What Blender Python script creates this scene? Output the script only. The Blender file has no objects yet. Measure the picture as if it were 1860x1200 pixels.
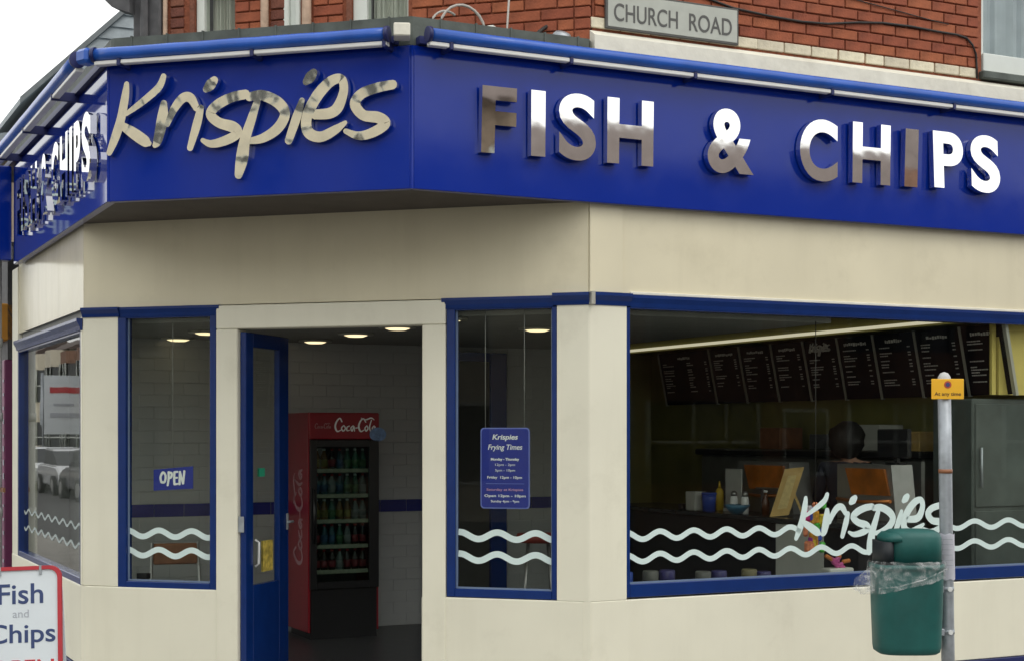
import bpy, bmesh, math, random
from mathutils import Vector, Matrix, noise
random.seed(7)
R = math.radians
scene = bpy.context.scene
COL = scene.collection

# ------------------------------------------------------------------ camera
cam_data = bpy.data.cameras.new('camera')
cam = bpy.data.objects.new('camera', cam_data)
COL.objects.link(cam)
cam.location = (0, 0, 1.70)
cam.rotation_euler = (R(90), 0, 0)
cam_data.sensor_width = 36.0
cam_data.lens = 36.0 * 2800 / 1860
cam_data.shift_y = (788 - 600) / 1860
cam_data.clip_end = 2000
scene.camera = cam

# ------------------------------------------------------------------ sky, sun, exposure
SUN_EL, SUN_AZ = 52, 132          # degrees; azimuth measured clockwise from +Y
world = bpy.data.worlds.new('World')
scene.world = world
world.use_nodes = True
wn, wl = world.node_tree.nodes, world.node_tree.links
wn.clear()
w_out = wn.new('ShaderNodeOutputWorld')
w_bg = wn.new('ShaderNodeBackground')
w_sky = wn.new('ShaderNodeTexSky')
w_sky.sky_type = 'NISHITA'
w_sky.sun_disc = False
w_sky.sun_elevation = R(SUN_EL)
w_sky.sun_rotation = R(SUN_AZ)
w_sky.dust_density = 4.0
w_mix = wn.new('ShaderNodeMix'); w_mix.data_type = 'RGBA'
w_mix.inputs[0].default_value = 0.86                      # thick even cloud over the blue
w_mix.inputs[7].default_value = (12.3, 12.3, 11.9, 1)
wl.new(w_sky.outputs[0], w_mix.inputs[6])
wl.new(w_mix.outputs[2], w_bg.inputs[0])
w_bg.inputs[1].default_value = 0.128
wl.new(w_bg.outputs[0], w_out.inputs[0])
sun_d = bpy.data.lights.new('sun', 'SUN')
sun_d.energy = 0.5
sun_d.angle = R(25)
sun_d.color = (1.0, 0.97, 0.92)
sun = bpy.data.objects.new('sun', sun_d)
COL.objects.link(sun)
az = R(SUN_AZ)
sdir = Vector((math.sin(az) * math.cos(R(SUN_EL)), math.cos(az) * math.cos(R(SUN_EL)), math.sin(R(SUN_EL))))
sun.rotation_euler = sdir.to_track_quat('Z', 'Y').to_euler()
scene.view_settings.view_transform = 'Standard'
scene.view_settings.look = 'None'
scene.view_settings.exposure = 0.12
scene.view_settings.gamma = 1.0
scene.view_settings.use_curve_mapping = False
scene.cycles.use_denoising = True
scene.cycles.max_bounces = 10
scene.cycles.transparent_max_bounces = 24
scene.cycles.sample_clamp_indirect = 6

# ------------------------------------------------------------------ materials
MATS = {}
def mat(name, col, rough=0.6, metal=0.0, vary=0.08, scale=6.0, bump=0.0, bscale=40.0, spec=0.5, rand=0.0, coat=0.0, dirt=0.0, emit=None, estr=0.0, streak=0.0, rvar=0.0, bdetail=5):
    if name in MATS: return MATS[name]
    m = bpy.data.materials.new(name); m.use_nodes = True
    n, l = m.node_tree.nodes, m.node_tree.links
    b = n['Principled BSDF']
    b.inputs['Roughness'].default_value = rough
    b.inputs['Metallic'].default_value = metal
    b.inputs['Specular IOR Level'].default_value = spec
    b.inputs['Coat Weight'].default_value = coat
    b.inputs['Coat Roughness'].default_value = 0.06
    tc = n.new('ShaderNodeTexCoord')
    nz = n.new('ShaderNodeTexNoise'); nz.inputs['Scale'].default_value = scale; nz.inputs['Detail'].default_value = 6
    l.new(tc.outputs['Object'], nz.inputs['Vector'])
    rp = n.new('ShaderNodeValToRGB')
    rp.color_ramp.elements[0].position = 0.3; rp.color_ramp.elements[1].position = 0.72
    lo = [max(0, c * (1 - vary)) for c in col]; hi = [min(1, c * (1 + vary)) for c in col]
    rp.color_ramp.elements[0].color = (*lo, 1); rp.color_ramp.elements[1].color = (*hi, 1)
    l.new(nz.outputs['Fac'], rp.inputs[0])
    last = rp.outputs[0]
    if dirt > 0:
        n2 = n.new('ShaderNodeTexNoise'); n2.inputs['Scale'].default_value = 1.7; n2.inputs['Detail'].default_value = 9; n2.inputs['Roughness'].default_value = 0.7
        l.new(tc.outputs['Object'], n2.inputs['Vector'])
        r2 = n.new('ShaderNodeValToRGB'); r2.color_ramp.elements[0].position = 0.55; r2.color_ramp.elements[1].position = 0.8
        r2.color_ramp.elements[0].color = (0, 0, 0, 1); r2.color_ramp.elements[1].color = (dirt, dirt, dirt, 1)
        l.new(n2.outputs['Fac'], r2.inputs[0])
        mx = n.new('ShaderNodeMix'); mx.data_type = 'RGBA'
        mx.inputs[7].default_value = (col[0] * 0.45, col[1] * 0.42, col[2] * 0.36, 1)
        l.new(r2.outputs[0], mx.inputs[0]); l.new(last, mx.inputs[6]); last = mx.outputs[2]
    if rand > 0:
        oi = n.new('ShaderNodeObjectInfo')
        mr = n.new('ShaderNodeMapRange'); mr.inputs[3].default_value = 1 - rand; mr.inputs[4].default_value = 1 + rand
        l.new(oi.outputs['Random'], mr.inputs[0])
        hs = n.new('ShaderNodeHueSaturation')
        mh = n.new('ShaderNodeMapRange'); mh.inputs[3].default_value = 0.5 - rand * 0.03; mh.inputs[4].default_value = 0.5 + rand * 0.03
        l.new(oi.outputs['Random'], mh.inputs[0]); l.new(mh.outputs[0], hs.inputs['Hue'])
        l.new(mr.outputs[0], hs.inputs['Value']); l.new(last, hs.inputs['Color']); last = hs.outputs[0]
    if streak > 0:                                            # rain streaks: noise drawn out downwards
        mp = n.new('ShaderNodeMapping'); mp.inputs['Scale'].default_value = (5, 5, 0.45)
        n3 = n.new('ShaderNodeTexNoise'); n3.inputs['Scale'].default_value = 1.0; n3.inputs['Detail'].default_value = 8; n3.inputs['Roughness'].default_value = 0.65
        r3 = n.new('ShaderNodeMapRange'); r3.inputs[1].default_value = 0.50; r3.inputs[2].default_value = 0.78; r3.inputs[3].default_value = 0.0; r3.inputs[4].default_value = streak
        l.new(tc.outputs['Object'], mp.inputs[0]); l.new(mp.outputs[0], n3.inputs['Vector']); l.new(n3.outputs['Fac'], r3.inputs[0])
        m3 = n.new('ShaderNodeMix'); m3.data_type = 'RGBA'; m3.inputs[7].default_value = (col[0] * 0.55, col[1] * 0.52, col[2] * 0.45, 1)
        l.new(r3.outputs[0], m3.inputs[0]); l.new(last, m3.inputs[6]); last = m3.outputs[2]
    if rvar > 0:
        n4 = n.new('ShaderNodeTexNoise'); n4.inputs['Scale'].default_value = 3.1; n4.inputs['Detail'].default_value = 8; n4.inputs['Roughness'].default_value = 0.7
        r4 = n.new('ShaderNodeMapRange'); r4.inputs[1].default_value = 0.35; r4.inputs[2].default_value = 0.75; r4.inputs[3].default_value = rough; r4.inputs[4].default_value = rough + rvar
        l.new(tc.outputs['Object'], n4.inputs['Vector']); l.new(n4.outputs['Fac'], r4.inputs[0]); l.new(r4.outputs[0], b.inputs['Roughness'])
    l.new(last, b.inputs['Base Color'])
    if bump > 0:
        nb = n.new('ShaderNodeTexNoise'); nb.inputs['Scale'].default_value = bscale; nb.inputs['Detail'].default_value = bdetail
        l.new(tc.outputs['Object'], nb.inputs['Vector'])
        bp = n.new('ShaderNodeBump'); bp.inputs['Strength'].default_value = bump; bp.inputs['Distance'].default_value = 0.02
        l.new(nb.outputs['Fac'], bp.inputs['Height']); l.new(bp.outputs[0], b.inputs['Normal'])
    if emit:
        b.inputs['Emission Color'].default_value = (*emit, 1); b.inputs['Emission Strength'].default_value = estr
    MATS[name] = m
    return m

def glass_mat(name, tint, ior=1.35, rough=0.0, wave=0.0):
    m = bpy.data.materials.new(name); m.use_nodes = True
    n, l = m.node_tree.nodes, m.node_tree.links
    n.clear()
    o = n.new('ShaderNodeOutputMaterial')
    t = n.new('ShaderNodeBsdfTransparent'); t.inputs[0].default_value = (*tint, 1)
    g = n.new('ShaderNodeBsdfGlossy'); g.inputs['Roughness'].default_value = rough
    f = n.new('ShaderNodeFresnel'); f.inputs[0].default_value = ior
    mx = n.new('ShaderNodeMixShader')
    ge = n.new('ShaderNodeNewGeometry'); sb = n.new('ShaderNodeMath'); sb.operation = 'SUBTRACT'; sb.inputs[0].default_value = 1.0
    mu = n.new('ShaderNodeMath'); mu.operation = 'MULTIPLY'
    l.new(ge.outputs['Backfacing'], sb.inputs[1]); l.new(sb.outputs[0], mu.inputs[0]); l.new(f.outputs[0], mu.inputs[1])   # one reflection per pane
    l.new(mu.outputs[0], mx.inputs[0]); l.new(t.outputs[0], mx.inputs[1]); l.new(g.outputs[0], mx.inputs[2])
    if wave:
        tc = n.new('ShaderNodeTexCoord'); nz = n.new('ShaderNodeTexNoise'); nz.inputs['Scale'].default_value = 1.3
        bp = n.new('ShaderNodeBump'); bp.inputs['Strength'].default_value = wave; bp.inputs['Distance'].default_value = 0.02
        l.new(tc.outputs['Object'], nz.inputs['Vector']); l.new(nz.outputs[0], bp.inputs['Height'])
        l.new(bp.outputs[0], g.inputs['Normal']); l.new(bp.outputs[0], f.inputs['Normal'])
    l.new(mx.outputs[0], o.inputs[0])
    MATS[name] = m
    return m

CREAM = mat('cream_paint', (0.755, 0.735, 0.605), 0.42, vary=0.035, scale=2.0, bump=0.03, bscale=9, dirt=0.26, streak=0.12, rvar=0.2)
CREAM_UPPER = mat('beige_upper_paint', (0.70, 0.645, 0.475), 0.40, vary=0.05, scale=1.6, bump=0.03, bscale=5, dirt=0.25, streak=0.12, rvar=0.2)
CREAM_GLOSS = mat('cream_gloss_panel', (0.64, 0.59, 0.43), 0.16, vary=0.05, scale=2.0, bump=0.25, bscale=2.6, spec=0.09, streak=0.3)
WHITE_PAINT = mat('old_white_paint', (0.74, 0.72, 0.62), 0.5, vary=0.08, scale=9, bump=0.1, bscale=30, dirt=0.45)
BLUE_SIGN = mat('blue_acrylic', (0.002, 0.024, 0.28), 0.06, vary=0.04, scale=1.5, bump=0.012, bscale=1.6, spec=0.36, streak=0.12, rvar=0.10)
BLUE_MIRROR = mat('blue_acrylic_bright', (0.002, 0.024, 0.28), 0.05, vary=0.04, scale=1.5, bump=0.010, bscale=1.6, spec=0.4)
BLUE_FRAME = mat('blue_gloss_frame', (0.004, 0.026, 0.145), 0.22, vary=0.1, scale=8, bump=0.03, bscale=50)
BLUE_TUBE = mat('blue_awning_roll', (0.02, 0.10, 0.46), 0.25, vary=0.14, scale=5, bump=0.04, bscale=30)
BLUE_DARK = mat('blue_bracket', (0.008, 0.014, 0.10), 0.45)
CHROME = mat('polished_steel', (0.82, 0.82, 0.81), 0.036, 1.0, vary=0.08, scale=12, bump=0.035, bscale=4, bdetail=2)
CHROME_OLD = mat('polished_steel_script', (0.88, 0.86, 0.79), 0.055, 1.0, vary=0.10, scale=9, bump=0.05, bscale=7, bdetail=2)
SOFFIT = mat('soffit_brown', (0.060, 0.050, 0.046), 0.6, vary=0.2)
LEAD = mat('lead_roofing', (0.085, 0.10, 0.088), 0.7, vary=0.30, scale=7, bump=0.3, bscale=12, dirt=0.3)
BRICK = mat('red_brick', (0.285, 0.079, 0.036), 0.85, vary=0.30, scale=9, bump=0.3, bscale=70, rand=0.15)
BRICK_DARK = mat('dark_red_brick', (0.17, 0.06, 0.038), 0.85, vary=0.25, scale=22, bump=0.4, bscale=70, rand=0.22)
BRICK_WHITE = mat('painted_white_brick', (0.66, 0.60, 0.45), 0.65, vary=0.14, scale=14, bump=0.3, bscale=40, rand=0.14)
MORTAR = mat('mortar', (0.265, 0.082, 0.042), 0.95, vary=0.25, scale=30, bump=0.4, bscale=80)
STONE = mat('stone_shaft', (0.42, 0.30, 0.22), 0.8, vary=0.2, scale=18, bump=0.3, bscale=40)
PVC = mat('white_window_frame', (0.66, 0.70, 0.66), 0.35, vary=0.05)
SLATE = mat('slate', (0.10, 0.115, 0.13), 0.6, vary=0.25, scale=9, bump=0.3, bscale=20, rand=0.15)
BOARD_PALE = mat('pale_slate_cladding', (0.30, 0.345, 0.37), 0.6, vary=0.14, scale=8, bump=0.2, bscale=30, rand=0.12)
DARK_GREY = mat('dark_grey_cladding', (0.075, 0.075, 0.08), 0.7, vary=0.3, scale=12)
TILE = mat('white_wall_tile', (0.37, 0.38, 0.375), 0.22, vary=0.03, rand=0.02)
GROUT = mat('grout', (0.34, 0.35, 0.345), 0.9)
BAND = mat('blue_tile_band', (0.015, 0.02, 0.16), 0.2, rand=0.1)
FLOOR_T = mat('dark_floor_tile', (0.030, 0.030, 0.032), 0.35, vary=0.3, scale=10)
CEIL = mat('ceiling_board', (0.24, 0.24, 0.22), 0.8)
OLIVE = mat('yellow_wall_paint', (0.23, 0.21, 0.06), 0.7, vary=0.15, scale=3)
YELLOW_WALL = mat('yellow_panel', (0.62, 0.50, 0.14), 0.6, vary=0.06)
BLACK = mat('black_board', (0.006, 0.006, 0.012), 0.6, spec=0.15)
CHALK = mat('chalk_lettering', (0.62, 0.60, 0.58), 0.9, vary=0.3, scale=60)
GREY_EDGE = mat('aluminium_trim', (0.42, 0.41, 0.36), 0.4, 0.3)
STEEL = mat('galvanised_steel', (0.36, 0.39, 0.42), 0.48, 0.55, vary=0.16, scale=16, bump=0.08, bscale=60)
STEEL_IN = mat('brushed_steel', (0.32, 0.32, 0.31), 0.35, 0.8, vary=0.1)
VINYL = mat('pale_window_vinyl', (0.62, 0.75, 0.73), 0.55, vary=0.05)
PRINT_W = mat('white_print', (0.82, 0.83, 0.82), 0.55, vary=0.04)
BLUE_PRINT = mat('blue_print', (0.012, 0.025, 0.26), 0.4, vary=0.05)
BLUE_EDGE = mat('pale_blue_print', (0.16, 0.20, 0.55), 0.4)
RED_PRINT = mat('red_print', (0.55, 0.04, 0.05), 0.45)
BIN_GREEN = mat('green_plastic', (0.007, 0.092, 0.083), 0.42, vary=0.22, scale=5, bump=0.06, bscale=25, streak=0.25, rvar=0.25)
BIN_DARK = mat('dark_bin_interior', (0.006, 0.010, 0.014), 0.6)
YELLOW_SIGN = mat('yellow_sign_face', (0.86, 0.46, 0.015), 0.4, vary=0.06)
BROWN_PRINT = mat('dark_print', (0.07, 0.03, 0.012), 0.6)
PAPER = mat('paper_notice', (0.80, 0.80, 0.86), 0.7, vary=0.06, scale=12, bump=0.1, bscale=20)
SIGN_WHITE = mat('white_board_face', (0.70, 0.76, 0.80), 0.3, vary=0.03)
RED_EDGE = mat('red_board_edge', (0.48, 0.035, 0.05), 0.4, vary=0.1)
NAVY_PRINT = mat('navy_print', (0.035, 0.06, 0.17), 0.5)
GREY_PRINT = mat('grey_print', (0.42, 0.45, 0.5), 0.5)
SIGN_GREY = mat('street_plate_face', (0.44, 0.46, 0.41), 0.5, vary=0.08, scale=8, dirt=0.3)
SIGN_EDGE = mat('street_plate_edge', (0.09, 0.09, 0.085), 0.6)
FRIDGE_RED = mat('red_cabinet', (0.23, 0.007, 0.015), 0.3, vary=0.1)
FRIDGE_BLACK = mat('black_plastic', (0.008, 0.008, 0.009), 0.3)
COUNTER = mat('dark_counter_front', (0.020, 0.018, 0.020), 0.3, vary=0.2)
COUNTER_TOP = mat('dark_worktop', (0.03, 0.034, 0.036), 0.25, vary=0.2)
PANEL_GREY = mat('grey_counter_panel', (0.50, 0.50, 0.46), 0.5, vary=0.06)
WOOD = mat('pale_wood', (0.50, 0.33, 0.11), 0.6, vary=0.2, scale=8)
BROWN_WOOD = mat('brown_wood', (0.22, 0.09, 0.04), 0.5, vary=0.25, scale=10)
SKIN = mat('skin', (0.40, 0.22, 0.15), 0.6)
CLOTH = mat('dark_tunic', (0.018, 0.018, 0.03), 0.9)
HAIR = mat('dark_hair', (0.008, 0.006, 0.005), 0.7)
ASPHALT = mat('asphalt', (0.055, 0.055, 0.056), 0.9, vary=0.25, scale=3, bump=0.3, bscale=60)
PAVING = mat('paving', (0.26, 0.245, 0.22), 0.9, vary=0.2, scale=4, bump=0.2, bscale=40)
KERB = mat('kerbstone', (0.30, 0.29, 0.27), 0.85, vary=0.15)
RENDER_C = mat('cream_render', (0.72, 0.66, 0.52), 0.8, vary=0.08)
HOUSE_BRICK = mat('house_brick', (0.27, 0.15, 0.10), 0.9, vary=0.25, scale=10)
HOUSE_BROWN = mat('brown_brick', (0.30, 0.23, 0.17), 0.9, vary=0.25, scale=10)
TARMAC_ROOF = mat('roof_tiles', (0.10, 0.07, 0.06), 0.8, vary=0.25, scale=12)
MAGENTA = mat('purple_shopfront', (0.17, 0.025, 0.10), 0.4, vary=0.1)
ORANGE = mat('orange_fascia', (0.62, 0.27, 0.02), 0.4, vary=0.08)
SILVER = mat('silver_paint', (0.62, 0.64, 0.66), 0.25, 0.4, coat=0.8)
DARK_PAINT = mat('dark_car_paint', (0.05, 0.055, 0.07), 0.25, 0.3, coat=0.8)
RUBBER = mat('tyre_rubber', (0.015, 0.015, 0.016), 0.8)
PIPE_W = mat('painted_pipe', (0.50, 0.51, 0.50), 0.5, vary=0.1, dirt=0.3)
CURTAIN = mat('net_curtain', (0.58, 0.58, 0.53), 0.9, vary=0.08)
CURTAIN_B = mat('bluish_curtain', (0.42, 0.46, 0.52), 0.9, vary=0.1)
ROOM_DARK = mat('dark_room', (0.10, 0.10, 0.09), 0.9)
CABLE = mat('black_cable', (0.02, 0.018, 0.016), 0.6)
CABLE_W = mat('grey_cable', (0.42, 0.40, 0.37), 0.6)
LAMP = mat('lit_lamp', (0.9, 0.85, 0.6), 0.5, emit=(1.0, 0.82, 0.48), estr=1.25)
COVING_GLOW = mat('glowing_coving', (0.8, 0.75, 0.6), 0.5, emit=(1.0, 0.90, 0.66), estr=0.55)  # emission imitates downlights falling on pale coving; no lamp of its own
WARM = mat('lit_warmer_glass', (0.19, 0.055, 0.006), 0.3, vary=0.8, scale=5, emit=(1.0, 0.30, 0.02), estr=0.022)
GLASS = glass_mat('window_glass', (0.93, 0.95, 0.93), 1.30)
GLASS_WAVY = glass_mat('old_window_glass', (0.90, 0.92, 0.90), 1.85, wave=0.03)
GLASS_IN = glass_mat('cabinet_glass', (0.66, 0.72, 0.70), 1.4)

# ------------------------------------------------------------------ frames and mesh helpers
class Frame:
    """u runs to the right along a face seen from outside, w into the building, z up."""
    def __init__(s, x, y, deg):
        s.x, s.y, s.a = x, y, R(deg); s.c, s.s = math.cos(s.a), math.sin(s.a)
    def p(s, u, w, z): return Vector((s.x + u * s.c - w * s.s, s.y + u * s.s + w * s.c, z))
    def at(s, u, w, z=0.0, deg=0.0):
        v = s.p(u, w, z); f = Frame(v.x, v.y, math.degrees(s.a) + deg); f.z = z; return f
FW = Frame(0, 0, 0)
FRC = Frame(0.5, 10.0, 26.0)                      # right wall (Church Road side)
FRB = Frame(-3.0726, 11.0583, -16.5)              # chamfer wall with the door
FRA = Frame(-3.0726, 11.0583, -64.0)              # left wall; u is negative away from the corner
SGB = Frame(-2.6011, 9.9091, -15.14)              # sign box over the door
SGC = Frame(-0.6091, 9.3701, 26.0)
SGA = Frame(-2.6011, 9.9091, -64.0)

class MB:
    def __init__(s): s.bm = bmesh.new()
    def box(s, f, u0, u1, w0, w1, z0, z1, bev=0.0):
        vs = [s.bm.verts.new(f.p(u, w, z)) for z in (z0, z1) for w in (w0, w1) for u in (u0, u1)]
        fs = [s.bm.faces.new([vs[i] for i in q]) for q in ((0, 2, 3, 1), (4, 5, 7, 6), (0, 1, 5, 4), (1, 3, 7, 5), (3, 2, 6, 7), (2, 0, 4, 6))]
        if bev:
            es = {e for q in fs for e in q.edges}
            bmesh.ops.bevel(s.bm, geom=list(es), offset=bev, segments=1, affect='EDGES', profile=0.5)
        return s
    def prism(s, pts, z0, z1):
        lo = [s.bm.verts.new((p[0], p[1], z0)) for p in pts]; hi = [s.bm.verts.new((p[0], p[1], z1)) for p in pts]
        n = len(pts)
        s.bm.faces.new(lo[::-1]); s.bm.faces.new(hi)
        for i in range(n): s.bm.faces.new([lo[i], lo[(i + 1) % n], hi[(i + 1) % n], hi[i]])
        return s
    def uzprism(s, f, pts, w0, w1):
        """outline in (u, z), extruded from w0 to w1"""
        a = [s.bm.verts.new(f.p(u, w0, z)) for u, z in pts]; b = [s.bm.verts.new(f.p(u, w1, z)) for u, z in pts]
        n = len(pts)
        s.bm.faces.new(a); s.bm.faces.new(b[::-1])
        for i in range(n): s.bm.faces.new([a[(i + 1) % n], a[i], b[i], b[(i + 1) % n]])
        return s
    def wzprism(s, f, pts, u0, u1):
        """outline in (w, z), extruded from u0 to u1"""
        a = [s.bm.verts.new(f.p(u0, w, z)) for w, z in pts]; b = [s.bm.verts.new(f.p(u1, w, z)) for w, z in pts]
        n = len(pts)
        s.bm.faces.new(a[::-1]); s.bm.faces.new(b)
        for i in range(n): s.bm.faces.new([a[i], a[(i + 1) % n], b[(i + 1) % n], b[i]])
        return s
    def loft(s, rings, smooth=True, cap=True):
        rs = [[s.bm.verts.new(p) for p in r] for r in rings]
        n = len(rs[0])
        for a, b in zip(rs, rs[1:]):
            for i in range(n):
                q = s.bm.faces.new([a[i], a[(i + 1) % n], b[(i + 1) % n], b[i]]); q.smooth = smooth
        if cap:
            s.bm.faces.new(rs[0][::-1]); s.bm.faces.new(rs[-1])
        return s
    def tube(s, pts, r, n=8, cap=True):
        pts = [Vector(p) for p in pts]; rings = []
        for i, p in enumerate(pts):
            t = (pts[min(i + 1, len(pts) - 1)] - pts[max(i - 1, 0)]).normalized()
            up = Vector((0, 0, 1)) if abs(t.z) < 0.9 else Vector((0, 1, 0))
            a = t.cross(up).normalized(); b = a.cross(t)
            rr = r[i] if isinstance(r, (list, tuple)) else r
            rings.append([p + a * math.cos(k / n * 2 * math.pi) * rr + b * math.sin(k / n * 2 * math.pi) * rr for k in range(n)])
        return s.loft(rings, True, cap)
    def lathe(s, c, prof, n=12):
        c = Vector(c)
        return s.loft([[c + Vector((math.cos(k / n * 2 * math.pi) * r, math.sin(k / n * 2 * math.pi) * r, z)) for k in range(n)] for r, z in prof])
    def ribbon(s, f, pts, w0, w1, closed_ends=True, per=7):
        """a brush stroke (u, z, width) on a face, as a solid between depths w0 (front) and w1"""
        P = [Vector(p) for p in pts]; sm = []
        for i in range(len(P) - 1):
            a, b, c, d = P[max(i - 1, 0)], P[i], P[i + 1], P[min(i + 2, len(P) - 1)]
            for k in range(per):
                t = k / per
                sm.append(0.5 * ((2 * b) + (-a + c) * t + (2 * a - 5 * b + 4 * c - d) * t * t + (-a + 3 * b - 3 * c + d) * t ** 3))
        sm.append(P[-1])
        def tang(i):
            v = sm[min(i + 1, len(sm) - 1)] - sm[max(i - 1, 0)]; v.z = 0; return v.normalized()
        rows = []
        t0, t1 = tang(0), tang(len(sm) - 1)
        h0, h1 = sm[0].z / 2, sm[-1].z / 2
        if closed_ends:
            for q in (80, 45): rows.append((sm[0] - t0 * h0 * 0.8 * math.sin(R(q)), t0, h0 * math.cos(R(q))))
        for i, p in enumerate(sm): rows.append((p, tang(i), max(p.z, 0.002) / 2))
        if closed_ends:
            for q in (45, 80): rows.append((sm[-1] + t1 * h1 * 0.8 * math.sin(R(q)), t1, h1 * math.cos(R(q))))
        L = []
        for p, t, h in rows:
            a = (p.x - t.y * h, p.y + t.x * h); b = (p.x + t.y * h, p.y - t.x * h)
            L.append([s.bm.verts.new(f.p(x, w, z)) for (x, z) in (a, b) for w in (w0, w1)])
        for A, B in zip(L, L[1:]):
            q = s.bm.faces.new([A[0], A[2], B[2], B[0]]); q.smooth = True; s.bm.faces.new([A[1], B[1], B[3], A[3]])
            s.bm.faces.new([A[0], B[0], B[1], A[1]]); s.bm.faces.new([A[2], A[3], B[3], B[2]])
        for A, B in zip(L, L[1:]):
            for x in (0, 2):
                e = s.bm.edges.get((A[x], B[x]))
                if e: e.smooth = False
        s.bm.faces.new([L[0][0], L[0][1], L[0][3], L[0][2]]); s.bm.faces.new([L[-1][0], L[-1][2], L[-1][3], L[-1][1]])
        return s
    def text(s, f, body, u0, u1, z0, z1, w0, depth, weight=0.0, slant=0.0):
        """lettering fitted into the rectangle u0..u1, z0..z1 on a face, front at depth w0"""
        cu = bpy.data.curves.new('lettering', 'FONT'); cu.body = body; cu.size = 1.0; cu.extrude = 0.5; cu.offset = weight; cu.shear = slant; cu.resolution_u = 8
        ob = bpy.data.objects.new('lettering', cu); COL.objects.link(ob)
        dg = bpy.context.evaluated_depsgraph_get(); me = bpy.data.meshes.new_from_object(ob.evaluated_get(dg))
        bpy.data.objects.remove(ob); bpy.data.curves.remove(cu)
        xs = [v.co.x for v in me.vertices]; ys = [v.co.y for v in me.vertices]
        x0, x1, y0, y1 = min(xs), max(xs), min(ys), max(ys)
        vs = [s.bm.verts.new(f.p(u0 + (v.co.x - x0) / (x1 - x0) * (u1 - u0), w0 + (0.5 - v.co.z) * depth, z0 + (v.co.y - y0) / (y1 - y0) * (z1 - z0))) for v in me.vertices]
        for p in me.polygons:
            try: s.bm.faces.new([vs[i] for i in p.vertices])
            except ValueError: pass
        bpy.data.meshes.remove(me)
        return s
    def tilt(s, ctr, about_u, about_z, f):
        rot = Matrix.Rotation(R(about_u), 4, Vector((f.c, f.s, 0))) @ Matrix.Rotation(R(about_z), 4, 'Z')
        bmesh.ops.transform(s.bm, matrix=Matrix.Translation(ctr) @ rot @ Matrix.Translation(-ctr), verts=s.bm.verts)
        return s

def rootpos(o):
    p = Vector((0, 0, 0))
    while o is not None: p += o.location; o = o.parent
    return p
def build(mb, name, m, parent=None, kind=None, base=None):
    """link the collected shapes as ONE mesh object"""
    bm = mb.bm
    bmesh.ops.recalc_face_normals(bm, faces=bm.faces)
    if parent is not None: org = rootpos(parent)
    elif base is not None: org = Vector(base)
    else:
        xs = [v.co for v in bm.verts]
        org = Vector(((min(v.x for v in xs) + max(v.x for v in xs)) / 2, (min(v.y for v in xs) + max(v.y for v in xs)) / 2, min(v.z for v in xs)))
    bmesh.ops.translate(bm, verts=bm.verts, vec=-org)
    me = bpy.data.meshes.new(name); bm.to_mesh(me); bm.free()
    me.materials.append(m)
    o = bpy.data.objects.new(name, me); COL.objects.link(o)
    if parent is not None: o.parent = parent
    else: o.location = org
    if kind: o['kind'] = kind
    return o
def tag(o, label, cat, group=None):
    o['label'] = label; o['category'] = cat
    if group: o['group'] = group
    return o
def thing(name, label, cat, loc, group=None):
    o = bpy.data.objects.new(name, None); COL.objects.link(o); o.location = Vector(loc); o.empty_display_size = 0.1
    return tag(o, label, cat, group)
def piece(me, name, parent, pos, ang=0.0, mt=None):
    o = bpy.data.objects.new(name, me); COL.objects.link(o); o.parent = parent
    o.location = Vector(pos) - rootpos(parent); o.rotation_euler = (0, 0, ang)
    return o
def piece_mesh(name, lx, ly, lz, m, bev=0.004):
    mb = MB(); mb.box(FW, -lx / 2, lx / 2, -ly / 2, ly / 2, -lz / 2, lz / 2, bev)
    bmesh.ops.recalc_face_normals(mb.bm, faces=mb.bm.faces)
    me = bpy.data.meshes.new(name); mb.bm.to_mesh(me); mb.bm.free(); me.materials.append(m)
    return me
def copy_tree(o, parent=None):
    c = o.copy(); COL.objects.link(c)
    if parent: c.parent = parent
    for ch in [x for x in bpy.data.objects if x.parent == o]: copy_tree(ch, c)
    return c

# ================================================================== SETTING: ground
PAVE_Z, ROAD_Z = -0.08, -0.20
mb = MB(); mb.box(FW, -400, 400, -400, 400, ROAD_Z - 0.3, ROAD_Z)
build(mb, 'road', ASPHALT, kind='structure')
pv = [SGA.p(-70, -2.2, 0), SGA.p(0.4, -2.2, 0), SGB.p(0, -2.1, 0), SGB.p(2.06, -2.1, 0), SGC.p(-0.4, -2.3, 0), SGC.p(60, -2.3, 0), SGC.p(60, 9, 0), SGC.p(-1, 60, 0)]
mb = MB(); mb.prism(pv, ROAD_Z, PAVE_Z)
build(mb, 'pavement', PAVING, kind='structure')
kb = [SGA.p(-70, -2.35, 0), SGA.p(0.45, -2.35, 0), SGB.p(0, -2.25, 0), SGB.p(2.06, -2.25, 0), SGC.p(-0.45, -2.45, 0), SGC.p(60, -2.45, 0)]
mb = MB()
for a, b, c, d in zip(kb, kb[1:], pv[1:], pv[:5]):
    mb.prism([a, b, c, d], ROAD_Z, PAVE_Z + 0.006)
build(mb, 'kerb', KERB, kind='structure')

# ================================================================== THE SHOP BUILDING
shop = thing('shop_building', 'corner shop building with cream ground floor, blue window frames and red brick above', 'shop', FRB.p(1.9, 1.0, PAVE_Z))
ZR, ZT, ZU = 0.62, 2.54, 3.195
UEND = 7.0
# ---- risers under the windows, plinth strips
for f, u0, u1 in ((FRB, 0.02, 1.222), (FRB, 2.578, 3.70), (FRC, 0.005, UEND), (FRA, -3.38, -0.02)):
    mb = MB(); mb.box(f, u0, u1, -0.018, 0.16, 0.034, ZR - 0.004, 0.006); build(mb, 'stall_riser', CREAM, shop)
    mb = MB(); mb.box(f, u0 + 0.01, u1 - 0.01, -0.030, 0.14, PAVE_Z, 0.031, 0.004); build(mb, 'plinth', BLUE_DARK, shop)
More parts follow.
